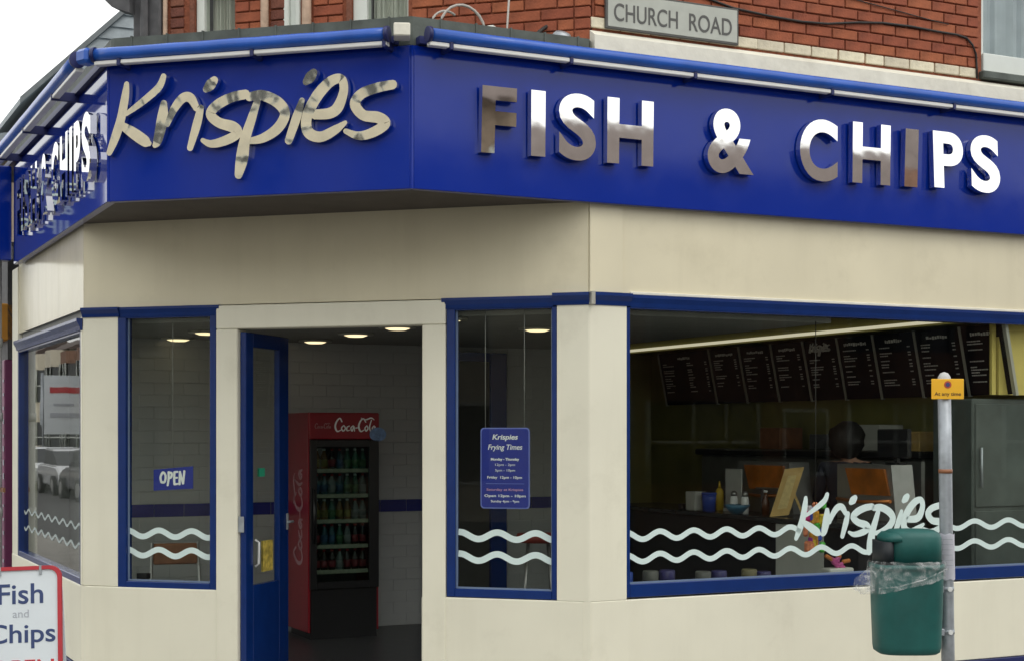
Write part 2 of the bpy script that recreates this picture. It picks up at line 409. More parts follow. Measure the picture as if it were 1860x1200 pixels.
# corner posts closing the wedge between riser boxes
mb = MB(); mb.prism([FRB.p(3.695, -0.018, 0), FRC.p(0.0, -0.018, 0), FRC.p(0.01, -0.016, 0), FRC.p(0.01, 0.15, 0), FRB.p(3.695, 0.15, 0)], PAVE_Z, ZR - 0.003); build(mb, 'corner_post', CREAM, shop)
mb = MB(); mb.prism([FRA.p(-0.03, -0.018, 0), FRA.p(0.0, -0.018, 0), FRB.p(0.03, -0.018, 0), FRB.p(0.03, 0.15, 0), FRA.p(-0.03, 0.15, 0)], PAVE_Z, ZR - 0.003); build(mb, 'corner_post', CREAM, shop)
# ---- columns
mb = MB(); mb.box(FRB, 0.0, 0.285, -0.012, 0.18, ZR - 0.002, ZT - 0.001, 0.004); build(mb, 'column', CREAM, shop)
mb = MB(); mb.prism([FRB.p(3.515, -0.016, 0), FRB.p(3.726, -0.016, 0), FRC.p(0.0, -0.016, 0), FRC.p(0.272, -0.016, 0), FRC.p(0.272, 0.12, 0), FRC.p(0.05, 0.15, 0), FRB.p(3.515, 0.12, 0)], ZR - 0.002, ZT - 0.001); build(mb, 'column', CREAM, shop)
mb = MB(); mb.box(FRA, -0.06, -0.005, -0.012, 0.12, ZR, ZT, 0.004); build(mb, 'column', CREAM, shop)
mb = MB(); mb.box(FRA, -3.40, -3.07, -0.012, 0.16, PAVE_Z, ZU, 0.004); build(mb, 'column', CREAM, shop)
mb = MB(); mb.box(FRC, 4.42, UEND, -0.0, 0.2, ZR - 0.004, ZT + 0.07); build(mb, 'column', CREAM, shop)
# ---- upper cream band
mb = MB(); mb.box(FRB, 0.003, 3.722, 0.0, 0.16, 2.60, ZU + 0.02); build(mb, 'upper_panel', CREAM_UPPER, shop)
mb = MB(); mb.box(FRC, 0.25, UEND, -0.003, 0.16, 2.62, ZU + 0.02); build(mb, 'upper_panel', CREAM_UPPER, shop)
mb = MB(); mb.box(FRC, 0.0, 0.247, -0.014, 0.15, 2.62, ZU + 0.02, 0.003); build(mb, 'corner_pilaster', CREAM_UPPER, shop)
mb = MB(); mb.box(FRA, -3.07, -0.003, 0.0, 0.16, 2.60, ZU + 0.03); build(mb, 'upper_panel', CREAM_GLOSS, shop)
# ---- blue transom mouldings with capped column tops
def transom(f, u0, u1, z0, z1, out, name='transom', m=BLUE_FRAME):
    mb = MB(); h = z1 - z0
    mb.wzprism(f, [(0.08, z0), (-out * 0.45, z0), (-out * 0.6, z0 + h * 0.35), (-out, z0 + h * 0.75), (-out, z1), (0.08, z1)], u0, u1)
    return build(mb, name, m, shop)
transom(FRB, 0.0, 0.30, 2.532, 2.600, 0.048, 'column_cap'); transom(FRB, 0.302, 1.085, 2.528, 2.598, 0.03)
transom(FRB, 2.722, 3.488, 2.530, 2.602, 0.03); transom(FRB, 3.490, 3.735, 2.536, 2.616, 0.05, 'column_cap')
transom(FRC, 0.022, 0.300, 2.536, 2.618, 0.05, 'column_cap'); transom(FRC, 0.302, 4.45, 2.532, 2.612, 0.03)
transom(FRA, -3.07, -0.005, 2.445, 2.530, 0.05, 'transom')
mb = MB(); mb.box(FRC, 0.30, 4.45, -0.022, 0.05, 2.613, 2.632, 0.003); build(mb, 'white_bead', WHITE_PAINT, shop)
mb = MB(); mb.box(FRC, -0.012, 0.018, -0.058, 0.02, 2.535, 2.622, 0.004); build(mb, 'joint_cover', GREY_EDGE, shop)
# ---- door surround
mb = MB(); mb.box(FRB, 1.062, 1.226, -0.026, 0.12, 0.03, 2.428, 0.006); build(mb, 'door_jamb', CREAM, shop)
mb = MB(); mb.box(FRB, 2.585, 2.748, -0.026, 0.12, 0.03, 2.428, 0.006); build(mb, 'door_jamb', CREAM, shop)
mb = MB(); mb.box(FRB, 1.062, 2.748, -0.026, 0.12, 2.430, 2.592, 0.006); build(mb, 'door_lintel', CREAM, shop)
mb = MB(); mb.box(FRB, 1.226, 2.585, -0.03, 0.3, PAVE_Z, 0.012, 0.006); build(mb, 'doorstep', KERB, shop)

# ---- shop windows: frame > pane, vinyl waves, vinyl lettering
def frame_bars(f, u0, u1, z0, z1, fl, fr, fb, ft, w0=-0.012, w1=0.075):
    mb = MB()
    mb.box(f, u0, u0 + fl, w0, w1, z0, z1, 0.004); mb.box(f, u1 - fr, u1, w0, w1, z0, z1, 0.004)
    mb.box(f, u0 + fl, u1 - fr, w0, w1, z0, z0 + fb, 0.004); mb.box(f, u0 + fl, u1 - fr, w0, w1, z1 - ft, z1, 0.004)
    return mb
def beads(f, u0, u1, z0, z1, win, w=0.030):
    mb = MB(); t = 0.011
    mb.box(f, u0, u0 + t, w - 0.012, w - 0.002, z0, z1); mb.box(f, u1 - t, u1, w - 0.012, w - 0.002, z0, z1)
    mb.box(f, u0 + t, u1 - t, w - 0.012, w - 0.002, z0, z0 + t)
    build(mb, 'glazing_bead', BEAD, win)
BEAD = mat('grey_blue_bead', (0.16, 0.22, 0.33), 0.4)
def wave(f, u0, u1, zc, amp, period, crest, width, w, win, vm=None):
    vm = vm or VINYL
    pts = []; n = max(8, int((u1 - u0) / period * 8))
    for i in range(n + 1):
        u = u0 + (u1 - u0) * i / n
        pts.append((u, zc + amp * math.cos((u - crest) / period * 2 * math.pi), width))
    mb = MB(); mb.ribbon(f, pts, w - 0.0030, w - 0.0012, False, 3); build(mb, 'vinyl_wave', vm, win)
GW = 0.030
def pane(f, u0, u1, z0, z1, win, m=GLASS):
    mb = MB(); mb.box(f, u0, u1, GW, GW + 0.008, z0, z1); build(mb, 'pane', m, win)
w1 = build(frame_bars(FRB, 0.281, 1.056, 0.604, 2.529, 0.066, 0.05, 0.055, 0.01), 'shop_window', BLUE_FRAME, shop)
pane(FRB, 0.34, 1.012, 0.655, 2.522, w1); beads(FRB, 0.347, 1.006, 0.660, 2.52, w1)
for zc in (0.998, 0.862): wave(FRB, 0.352, 1.002, zc, 0.023, 0.258, 0.588, 0.040, GW, w1)
w2 = build(frame_bars(FRB, 2.753, 3.514, 0.620, 2.531, 0.058, 0.036, 0.055, 0.01), 'shop_window', BLUE_FRAME, shop)
pane(FRB, 2.806, 3.482, 0.67, 2.525, w2); beads(FRB, 2.811, 3.478, 0.675, 2.522, w2)
for zc in (1.028, 0.884): wave(FRB, 2.824, 3.470, zc, 0.023, 0.264, 3.095, 0.042, GW, w2)
mbw = frame_bars(FRC, 0.274, 4.43, 0.628, 2.534, 0.028, 0.04, 0.088, 0.012)
w3 = build(mbw, 'shop_window', BLUE_FRAME, shop)
pane(FRC, 0.298, 4.40, 0.712, 2.524, w3)
beads(FRC, 0.302, 4.39, 0.716, 2.52, w3)
for zc in (1.031, 0.883):
    wave(FRC, 0.310, 1.70 if zc > 1 else 2.42, zc, 0.025, 0.265, 1.084, 0.037, GW, w3)
    wave(FRC, 3.056, 4.38, zc, 0.026, 0.352 if False else 0.33, 3.285, 0.038, GW, w3)
wave(FRC, 2.47, 2.978, 0.883, 0.026, 0.265, 2.56, 0.037, GW, w3)
w4 = build(frame_bars(FRA, -3.07, -0.06, 0.615, 2.448, 0.06, 0.03, 0.05, 0.02), 'shop_window', BLUE_FRAME, shop)
pane(FRA, -3.02, -0.085, 0.66, 2.436, w4, GLASS_WAVY)
for zc in (1.02, 0.875): wave(FRA, -2.95, -0.12, zc, 0.020, 0.34, -1.0, 0.020, GW, w4, mat('reflection_dulled_vinyl', (0.36, 0.42, 0.42), 0.6))  # vinyl colour dulled to imitate the street reflection washing it out

LOGO = {'K': [[(0.174, 3.926, 0.031), (0.161, 3.843, 0.049), (0.127, 3.703, 0.054), (0.083, 3.588, 0.054), (0.038, 3.494, 0.035)], [(0.438, 3.957, 0.035), (0.4, 3.887, 0.044), (0.287, 3.806, 0.04), (0.166, 3.734, 0.026)], [(0.127, 3.668, 0.04), (0.216, 3.611, 0.063), (0.3, 3.554, 0.061), (0.33, 3.538, 0.03)]],
 'r': [[(0.43, 3.79, 0.04), (0.418, 3.688, 0.068), (0.384, 3.561, 0.056), (0.361, 3.525, 0.03)], [(0.451, 3.651, 0.03), (0.502, 3.749, 0.047), (0.564, 3.813, 0.053), (0.617, 3.81, 0.053), (0.658, 3.742, 0.037)]],
 'i': [[(0.686, 3.748, 0.039), (0.655, 3.641, 0.051), (0.605, 3.497, 0.037)], [(0.785, 3.915, 0.044), (0.754, 3.884, 0.062), (0.722, 3.857, 0.039)]],
 's': [[(0.998, 3.813, 0.051), (0.905, 3.8, 0.055), (0.805, 3.76, 0.058), (0.752, 3.705, 0.056), (0.805, 3.649, 0.055), (0.905, 3.614, 0.062), (0.933, 3.574, 0.053), (0.855, 3.536, 0.053), (0.754, 3.518, 0.042), (0.691, 3.544, 0.025)]],
 'p': [[(1.013, 3.794, 0.046), (1.105, 3.8, 0.057), (1.21, 3.749, 0.062), (1.255, 3.676, 0.059), (1.204, 3.592, 0.059), (1.105, 3.537, 0.05), (1.013, 3.523, 0.034)], [(1.073, 3.768, 0.039), (1.03, 3.656, 0.053), (0.983, 3.532, 0.062), (0.96, 3.418, 0.074), (0.933, 3.313, 0.046)]],
 'i2': [[(1.371, 3.756, 0.032), (1.332, 3.651, 0.052), (1.275, 3.51, 0.046)], [(1.455, 3.92, 0.045), (1.427, 3.89, 0.061), (1.397, 3.862, 0.039)]],
 'e': [[(1.449, 3.663, 0.052), (1.552, 3.666, 0.059), (1.609, 3.704, 0.061), (1.647, 3.803, 0.05), (1.628, 3.87, 0.05), (1.552, 3.852, 0.059), (1.461, 3.763, 0.064), (1.398, 3.647, 0.061), (1.407, 3.558, 0.061), (1.485, 3.525, 0.057), (1.582, 3.561, 0.05), (1.654, 3.604, 0.023)]],
 's2': [[(1.967, 3.816, 0.049), (1.87, 3.804, 0.054), (1.762, 3.772, 0.056), (1.717, 3.712, 0.059), (1.768, 3.643, 0.056), (1.864, 3.623, 0.061), (1.911, 3.584, 0.056), (1.834, 3.537, 0.054), (1.738, 3.519, 0.045), (1.65, 3.553, 0.027)]]}
for k, strokes in LOGO.items():
    mb = MB()
    for i, st in enumerate(strokes):
        mb.ribbon(FRC, [(0.707 * u - 0.026 * z + 1.7247, 0.6642 * z - 1.3484, w * 0.90) for u, z, w in st], GW - 0.0030 - 0.0006 * i, GW - 0.0012)
    build(mb, 'vinyl_letter', VINYL, w3)

# ---- soffit over the door, flat lead roof, cream ledge
mb = MB(); mb.prism([SGB.p(0, 0.01, 0), SGB.p(2.06, 0.01, 0), FRC.p(0, 0.001, 0), FRB.p(0, 0.001, 0)], 3.205, 3.24); build(mb, 'soffit', SOFFIT, shop)
SIDEB = FRB.p(0, 0, 0)
roofpts = [SGA.p(-4.07, 0.03, 0), SGA.p(-0.03, 0.03, 0), SGB.p(0.03, 0.03, 0), SGB.p(2.04, 0.03, 0), SGC.p(0.02, 0.03, 0), SGC.p(1.245, 0.03, 0), FRC.p(0.3, 0.4, 0), FRC.p(7, 0.4, 0), FRC.p(7, 6, 0), FRC.p(-2.75, 6.4, 0)]
mb = MB(); mb.prism(roofpts, 4.072, 4.246); build(mb, 'lead_roof', LEAD, shop)
mb = MB()
mb.wzprism(FRC, [(0.1, 4.075), (-0.050, 4.075), (-0.050, 4.15), (-0.070, 4.17), (-0.070, 4.275), (0.0, 4.318), (0.1, 4.318)], 0.003, 4.0)
build(mb, 'ledge', WHITE_PAINT, shop)
mb = MB(); mb.wzprism(FRC, [(0.1, 4.075), (-0.048, 4.075), (-0.066, 4.17), (-0.066, 4.27), (0.0, 4.312), (0.1, 4.312)], 4.002, UEND); build(mb, 'ledge', WHITE_PAINT, shop)
for a, b in ((0.02, 1.24),):
    mb = MB()
    for k in range(5): mb.box(SGC, 0.2 + k * 0.24, 0.212 + k * 0.24, 0.024, 0.05, 4.10, 4.252)
    for k in range(8): mb.box(SGB, 0.15 + k * 0.25, 0.162 + k * 0.25, 0.024, 0.05, 4.10, 4.252)
    build(mb, 'lead_seam', LEAD, shop)

# ---- upper storey walls: mortar backing, brick by brick where the photograph shows them
ZB = 4.335
mb = MB(); mb.box(FRC, 0.03, 3.335, 0.012, 0.2, 4.318, 5.02); mb.box(FRC, 3.335, 4.45, 0.03, 0.2, 4.10, 4.33); build(mb, 'brick_backing', MORTAR, shop)
mb = MB(); mb.box(FRC, 0.03, 3.335, 0.004, 0.2, 5.022, 7.2); mb.box(FRC, 4.452, 7, 0.004, 0.2, 4.32, 7.2); mb.box(FRC, 3.337, 4.45, 0.004, 0.2, 6.1, 7.2)
build(mb, 'upper_wall', BRICK, shop)
mb = MB()
piers = [(0.645, 0.880), (1.190, 1.557), (1.69, 2.064), (2.474, 3.72)]
for a, b in piers: mb.box(FRB, a, b, 0.012, 0.2, 4.20, 4.90)
mb.box(FRB, 0.435, 3.72, 0.010, 0.2, 4.901, 7.2)
build(mb, 'brick_backing', MORTAR, shop)
mb = MB(); mb.prism([FRB.p(0.44, 0.02, 0), FRB.p(0.64, 0.02, 0), FRB.p(0.64, 5, 0), FRB.p(0.44, 5, 0)], 4.248, 7.2); build(mb, 'side_wall', DARK_GREY, shop)
mb = MB(); mb.prism([FRB.p(0.44, 0.02, 0), FRB.p(3.72, 0.02, 0), FRC.p(7, 0.02, 0), FRC.p(7, 6, 0), FRB.p(0.44, 5, 0)], 7.2, 7.5); build(mb, 'roof', SLATE, shop)
BL, BH, BG = 0.225, 0.075, 0.010
brick_full = piece_mesh('brick', BL - BG, 0.05, BH - BG, BRICK)
brick_head = piece_mesh('brick', 0.1125 - BG, 0.05, BH - BG, BRICK)
brick_wf = piece_mesh('brick', 0.222, 0.05, BH - 0.008, BRICK_WHITE)
brick_wh = piece_mesh('brick', 0.158, 0.05, BH - 0.008, BRICK_WHITE)
dark_full = piece_mesh('brick', BL - BG, 0.05, BH - BG, BRICK_DARK)
dark_head = piece_mesh('brick', 0.1125 - BG, 0.05, BH - BG, BRICK_DARK)
def lay(f, u0, u1, z0, rows, full, head, name='brick', long=BL):
    """stretcher courses between u0 and u1, closers where a full brick does not fit"""
    for r in range(rows):
        z = z0 + (r + 0.5) * BH; u = u0; first = True
        while u < u1 - 0.05:
            want = long
            if first and r % 2: want = 0.1125
            first = False
            if u + want > u1 + 0.03: want = 0.1125 if u + 0.1125 <= u1 + 0.05 else 0
            if not want: break
            me = full if want > 0.15 else head
            piece(me, name, shop, f.p(u + want / 2 , 0.026 - random.uniform(0.002, 0.0055), z + random.uniform(-0.0012, 0.0012)), f.a + R(random.uniform(-0.25, 0.25)))
            u += want
u = 0.01
for k, wd in enumerate([0.23, 0.23, 0.23, 0.23, 0.229, 0.154, 0.225, 0.235, 0.229, 0.243, 0.168, 0.231, 0.230, 0.240, 0.159]):
    piece(brick_wf if wd > 0.2 else brick_wh, 'brick', shop, FRC.p(u + wd / 2, 0.021 - random.uniform(0, 0.004), ZB + BH / 2), FRC.a)
    u += wd
lay(FRC, 0.04, 3.33, ZB + BH, 8, brick_full, brick_head)
lay(FRB, 0.690, 0.845, 4.25, 8, dark_head, dark_head)
lay(FRB, 1.192, 1.40, 4.25, 8, brick_full, brick_head)
lay(FRB, 1.462, 1.556, 4.25, 8, dark_head, dark_head)
lay(FRB, 1.782, 2.03, 4.25, 8, brick_full, brick_head)
lay(FRB, 2.500, 3.70, 4.25, 8, brick_full, brick_head)
for a, b in ((0.648, 0.680), (1.402, 1.458), (1.712, 1.778)):
    mb = MB(); n = 10
    mb.loft([[FRB.p((a + b) / 2 + math.cos(k / n * 2 * math.pi) * (b - a) / 2 * s, -0.02 + math.sin(k / n * 2 * math.pi) * (b - a) / 2 * s, z) for k in range(n)] for z, s in ((4.25, 1.15), (4.36, 1.15), (4.38, 1.0), (5.4, 1.0))])
    build(mb, 'stone_shaft', STONE, shop)
mb = MB(); mb.box(FRB, 0.848, 0.880, -0.005, 0.19, 4.25, 4.9); mb.box(FRB, 2.032, 2.064, -0.005, 0.19, 4.25, 4.9); build(mb, 'dark_reveal', BRICK_DARK, shop)
# dark hopper and brackets at the left end of the upper wall
mb = MB(); mb.box(FRB, 0.425, 0.640, -0.05, 0.018, 4.25, 5.2, 0.012); mb.box(FRB, 0.50, 0.56, -0.10, -0.052, 4.25, 5.2, 0.02)
mb.uzprism(FRB, [(0.22, 4.78), (0.30, 4.705), (0.44, 4.655), (0.44, 5.2), (0.22, 5.2)], -0.12, 0.06)
build(mb, 'corner_cladding', DARK_GREY, shop)
# ---- upper windows
def upper_window(f, u0, u1, z0, z1, fl, fr, cm, sill=None, w=0.07):
    mb = MB()
    mb.box(f, u0, u0 + fl, w - 0.04, w + 0.05, z0, z1, 0.005)
    if fr: mb.box(f, u1 - fr, u1, w - 0.04, w + 0.05, z0, z1, 0.005)
    mb.box(f, u0 + fl, u1 - fr, w - 0.04, w + 0.05, z0, z0 + 0.06, 0.005); mb.box(f, u0 + fl, u1 - fr, w - 0.04, w + 0.05, z1 - 0.06, z1, 0.005)
    o = build(mb, 'window', PVC, shop)
    mb = MB(); mb.box(f, u0 + fl, u1 - max(fr, 0.005), w, w + 0.006, z0 + 0.06, z1 - 0.06); build(mb, 'pane', GLASS, o)
    mb = MB(); n = 40; rows = []
    for i in range(n + 1):
        u = u0 + fl + (u1 - u0 - fl - fr) * i / n
        rows.append((u, w + 0.10 + 0.016 * math.sin(i * 1.1) + 0.007 * math.sin(i * 2.7)))
    for (a, wa), (b, wb) in zip(rows, rows[1:]):
        mb.bm.faces.new([mb.bm.verts.new(f.p(x, y, z)) for x, y, z in ((a, wa, z0), (b, wb, z0), (b, wb, z1), (a, wa, z1))])
    bmesh.ops.remove_doubles(mb.bm, verts=mb.bm.verts, dist=0.0004)
    bmesh.ops.solidify(mb.bm, geom=mb.bm.faces[:], thickness=0.002)
    build(mb, 'curtain', cm, o)
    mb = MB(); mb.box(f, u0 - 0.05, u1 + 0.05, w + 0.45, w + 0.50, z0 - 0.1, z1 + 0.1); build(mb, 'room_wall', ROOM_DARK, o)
    if sill:
        mb = MB(); mb.box(f, u0 - 0.03, u1 + 0.1, -0.045, w - 0.04, sill[0], sill[1], 0.008); build(mb, 'sill', sill[2], o)
    return o
upper_window(FRB, 0.882, 1.188, 4.25, 4.9, 0.060, 0.0, CURTAIN)
mb = MB(); mb.box(FRB, 1.560, 1.60, 0.0, 0.1, 4.25, 4.9, 0.006); mb.box(FRB, 1.602, 1.648, 0.03, 0.1, 4.25, 4.9); mb.box(FRB, 1.650, 1.688, 0.0, 0.1, 4.25, 4.9, 0.006); build(mb, 'window', PVC, shop)
upper_window(FRB, 2.066, 2.472, 4.25, 4.9, 0.10, 0.012, CURTAIN)
upper_window(FRC, 3.340, 4.45, 4.395, 6.1, 0.035, 0.06, CURTAIN_B, (4.335, 4.392, LEAD))
mb = MB(); mb.box(FRC, 3.352, 4.44, 0.005, 0.028, 4.396, 4.535, 0.006); build(mb, 'window_sill', PVC, shop)

# ================================================================== BLUE SIGNS WITH METAL LETTERS
ZS0, ZS1 = 3.19, 4.062
sb = thing('fascia_sign', 'blue fascia sign with slanting metal script lettering over the shop doorway', 'shop sign', SGB.p(1.0, 0, ZS0), 'blue fascia signs')
mb = MB(); mb.box(SGB, 0.012, 2.052, 0.0, 0.06, ZS0, ZS1, 0.004); build(mb, 'panel', BLUE_SIGN, sb)
mb = MB(); mb.prism([SGB.p(2.053, 0.001, 0), SGB.p(2.064, -0.001, 0), SGC.p(0.012, 0.001, 0), SGC.p(0.012, 0.05, 0), SGB.p(2.03, 0.05, 0)], ZS0 + 0.001, ZS1 - 0.001); build(mb, 'corner_trim', BLUE_SIGN, sb)
mb = MB(); mb.prism([SGA.p(-0.012, 0.05, 0), SGA.p(-0.012, 0.001, 0), SGA.p(0, 0, 0), SGB.p(0.012, 0.001, 0), SGB.p(0.03, 0.05, 0)], ZS0 + 0.001, ZS1 - 0.001); build(mb, 'corner_trim', BLUE_SIGN, sb)
for k, strokes in LOGO.items():
    mb = MB()
    for i, st in enumerate(strokes):
        mb.ribbon(SGB, [(u, z, w * 1.14) for u, z, w in st], -0.052 - 0.0012 * i, -0.012)
        for v in mb.bm.verts: pass
    c = SGB.p(sum(p[0] for p in strokes[0]) / len(strokes[0]), -0.03, 3.65)
    for v in mb.bm.verts:
        d = noise.noise(v.co * 14.0) * 0.0011
        v.co += Vector((SGB.s, -SGB.c, 0)) * d
    mb.tilt(c, random.uniform(1.9, 3.3), random.uniform(-1.5, 1.5), SGB)
    build(mb, 'letter', CHROME_OLD, sb)
sc_ = thing('fascia_sign', 'long blue fascia sign with upright metal capital letters on the brick side', 'shop sign', SGC.p(3.0, 0, ZS0), 'blue fascia signs')
mb = MB(); mb.box(SGC, 0.013, UEND + 1.2, 0.0, 0.06, ZS0, ZS1, 0.004); build(mb, 'panel', BLUE_SIGN, sc_)
CAPS = [('F', .442, .677, 3.439, 3.850, 3.0, -1.0), ('I', .781, .882, 3.442, 3.854, 0.75, 0.6), ('S', .976, 1.247, 3.437, 3.861, 1.1, 1.2), ('H', 1.328, 1.674, 3.441, 3.862, 0.95, 0.2),
        ('&', 2.092, 2.462, 3.438, 3.870, 0.75, 0.4), ('C', 2.844, 3.163, 3.442, 3.868, 0.8, -0.3), ('H', 3.292, 3.627, 3.455, 3.878, 0.9, 0.5), ('I', 3.756, 3.876, 3.461, 3.87, 2.2, 1.0),
        ('P', 4.018, 4.295, 3.469, 3.879, -2.4, 0.2), ('S', 4.368, 4.643, 3.461, 3.885, -2.4, -0.4)]
for ch, u0, u1, z0, z1, tx, tz in CAPS:
    mb = MB(); mb.text(SGC, ch, u0, u1, z0, z1, -0.062, 0.050, weight=0.034)
    mb.tilt(SGC.p((u0 + u1) / 2, -0.037, (z0 + z1) / 2), tx, tz, SGC)
    build(mb, 'letter', CHROME, sc_)
sa = thing('fascia_sign', 'blue mirror-bright fascia sign receding along the left side street', 'shop sign', SGA.p(-2.0, 0, ZS0), 'blue fascia signs')
mb = MB(); mb.box(SGA, -4.07, -0.013, 0.0, 0.06, ZS0, ZS1, 0.004); build(mb, 'panel', BLUE_MIRROR, sa)
xs = [('F', -3.52, -3.30), ('I', -3.22, -3.13), ('S', -3.05, -2.80), ('H', -2.72, -2.42), ('&', -2.22, -1.92), ('C', -1.74, -1.46), ('H', -1.38, -1.08), ('I', -1.0, -0.91), ('P', -0.83, -0.60), ('S', -0.54, -0.27)]
for ch, u0, u1 in xs:
    mb = MB(); mb.text(SGA, ch, u0, u1, 3.375, 3.835, -0.062, 0.05, weight=0.034)
    build(mb, 'letter', CHROME, sa)

# projecting sign at the far end of the left fascia
ps = thing('projecting_sign', 'blue sign sticking out from the far end of the side street fascia', 'shop sign', SGA.p(-4.16, -0.4, 3.42), None)
pf = SGA.at(-4.12, -0.95, 0, -90 + 180)                     # faces the junction; u runs towards the wall
pf = Frame(SGA.p(-4.12, -0.80, 0).x, SGA.p(-4.12, -0.80, 0).y, 26.0)
mb = MB(); mb.box(pf, 0.0, 0.79, 0.0, 0.10, 3.23, 4.06, 0.008); build(mb, 'panel', BLUE_SIGN, ps)
for s_, a, b, z in (('FISH', 0.10, 0.58, 3.82), ('&', 0.28, 0.40, 3.66), ('CHIPS', 0.06, 0.62, 3.48)):
    mb = MB(); mb.text(pf, s_, a, b, z, z + 0.13, -0.004, 0.005, 0.01); build(mb, 'lettering', VINYL, ps)

RAIL = mat('white_rail', (0.80, 0.80, 0.78), 0.35, vary=0.04)
# ================================================================== AWNING ROLLS ABOVE THE SIGNS
def awning(f, u0, u1, gaps, label, out=0.125, zc=4.105, r=0.040, tail=None):
    root = thing('awning', label, 'awning', f.p((u0 + u1) / 2, -out, zc - r), 'rolled up blue awnings')
    mb = MB(); n = 14
    mb.tube([f.p(u0, -out, zc)] + [f.p(u0 + (u1 - u0) * i / n, -out, zc + 0.0012 * math.sin(i * 2.1)) for i in range(1, n)] + [f.p(u1, -out, zc)], r, 16)
    build(mb, 'roll', BLUE_TUBE, root)
    e = [u0 - 0.01] + [g for g in gaps] + [u1 + 0.01]
    for a, b in zip(e, e[1:]):
        mb = MB(); mb.box(f, a + 0.012, b - 0.012, -out - 0.012, -out + 0.04, zc - r - 0.028, zc - r - 0.002, 0.004); build(mb, 'front_rail', RAIL, root)
    for g in gaps:
        mb = MB(); mb.box(f, g - 0.012, g + 0.012, -out - 0.018, 0.03, zc - r - 0.040, zc - 0.022, 0.003); build(mb, 'bracket', BLUE_DARK, root)
    mb = MB(); mb.box(f, u0 - 0.02, u1 + 0.02, -0.03, 0.04, zc - 0.034, zc + 0.012); build(mb, 'back_board', BLUE_DARK, root)
    for u in (u0, u1):
        mb = MB(); mb.tube([f.p(u - 0.012, -out, zc), f.p(u + 0.012, -out, zc)], r + 0.008, 16); build(mb, 'end_cap', BLUE_DARK, root)
    return root
awning(SGB, -0.02, 1.95, [0.157, 1.070, 1.934], 'rolled blue awning with white rail above the script sign')
awning(SGC, 0.06, UEND + 1.0, [0.204, 1.029, 1.95, 3.062, 4.145, 5.2, 6.3], 'long rolled blue awning with white rail on the brick side')
awning(SGA, -4.6, -0.10, [-3.6, -2.3, -1.0], 'rolled blue awning receding along the left side street', out=0.17, r=0.046)
jb = MB(); jc = SGB.p(2.03, -0.10, 0); jf = Frame(jc.x, jc.y, 4)
jb.box(jf, -0.045, 0.055, -0.05, 0.09, 4.085, 4.163, 0.006)
o = build(jb, 'junction_box', WHITE_PAINT); tag(o, 'small white box between the two awning rolls at the corner', 'box')
o = MB(); cf = Frame(SGB.p(-0.09, -0.10, 0).x, SGB.p(-0.09, -0.10, 0).y, -40)
o.box(cf, -0.06, 0.06, -0.05, 0.06, 4.055, 4.15, 0.02)
tag(build(o, 'corner_cover', BLUE_TUBE), 'blue corner cover joining the awning rolls at the left corner', 'cover')

# ================================================================== STREET NAME PLATE, CABLES
np_ = thing('street_name_plate', 'grey street name plate reading CHURCH ROAD fixed to the red brick', 'street sign', FRC.p(0.63, -0.02, 4.335))
mb = MB(); mb.box(FRC, 0.110, 1.145, -0.028, -0.004, 4.338, 4.585, 0.004); build(mb, 'plate_edge', SIGN_EDGE, np_)
mb = MB(); mb.box(FRC, 0.124, 1.131, -0.032, -0.026, 4.352, 4.571, 0.002); build(mb, 'plate_face', SIGN_GREY, np_)
for s_, a, b in (('CHURCH', .168, .655), ('ROAD', .745, 1.085)):
    mb = MB(); mb.text(FRC, s_, a, b, 4.392, 4.508, -0.035, 0.003, 0.004); build(mb, 'lettering', SIGN_EDGE, np_)
mb = MB(); mb.tube([FRC.p(u, -0.012, z) for u, z in ((0.75, 4.66), (1.111, 4.592), (1.428, 4.572), (1.68, 4.566), (1.897, 4.577), (2.15, 4.615), (2.384, 4.640), (2.65, 4.645), (2.891, 4.636), (3.08, 4.634), (3.17, 4.62), (3.23, 4.575), (3.262, 4.51), (3.269, 4.42), (3.272, 4.33))], 0.008, 6)
tag(build(mb, 'cable', CABLE), 'dark cable sagging across the red brick to the window sill', 'cable')
mb = MB(); mb.tube([FRC.p(u, -0.012, z) for u, z in ((1.9, 4.80), (2.2, 4.772), (2.5, 4.745), (2.8, 4.715), (3.0, 4.70))], 0.004, 5)
tag(build(mb, 'cable', CABLE), 'thin dark wire on the brick above the sagging cable', 'cable')
def arc(f, u, w, z, ru, rz, n=12, a0=0, a1=180):
    return [f.p(u + ru * math.cos(R(a0 + (a1 - a0) * k / n)), w, z + rz * math.sin(R(a0 + (a1 - a0) * k / n))) for k in range(n + 1)]
mb = MB(); mb.tube(arc(SGC, 0.455, 0.26, 4.235, 0.165, 0.19), 0.009, 6)
tag(build(mb, 'cable_loop', CABLE_W), 'larger pale cable loop standing on the lead roof', 'cable', 'cable loops on the lead roof')
mb = MB(); mb.tube(arc(SGC, 0.36, 0.30, 4.235, 0.12, 0.15, a0=60), 0.008, 6)
tag(build(mb, 'cable_loop', CABLE_W), 'smaller pale cable loop at the left on the lead roof', 'cable', 'cable loops on the lead roof')
def lump(f, u, w, z, a, b, c, seed):
    mb = MB(); bmesh.ops.create_icosphere(mb.bm, subdivisions=2, radius=1.0)
    for v in mb.bm.verts:
        k = 1 + 0.35 * noise.noise(v.co * 1.7 + Vector((seed, 0, 0)))
        q = v.co * k; v.co = f.p(u + q.x * a, w + q.y * b, z + max(q.z, -0.4) * c)
        
    for q in mb.bm.faces: q.smooth = True
    return mb
tag(build(lump(SGC, 0.62, 0.22, 4.255, 0.085, 0.06, 0.05, 3), 'sealant_lump', PVC), 'white lump of sealant beside the cable loop on the lead roof', 'sealant')
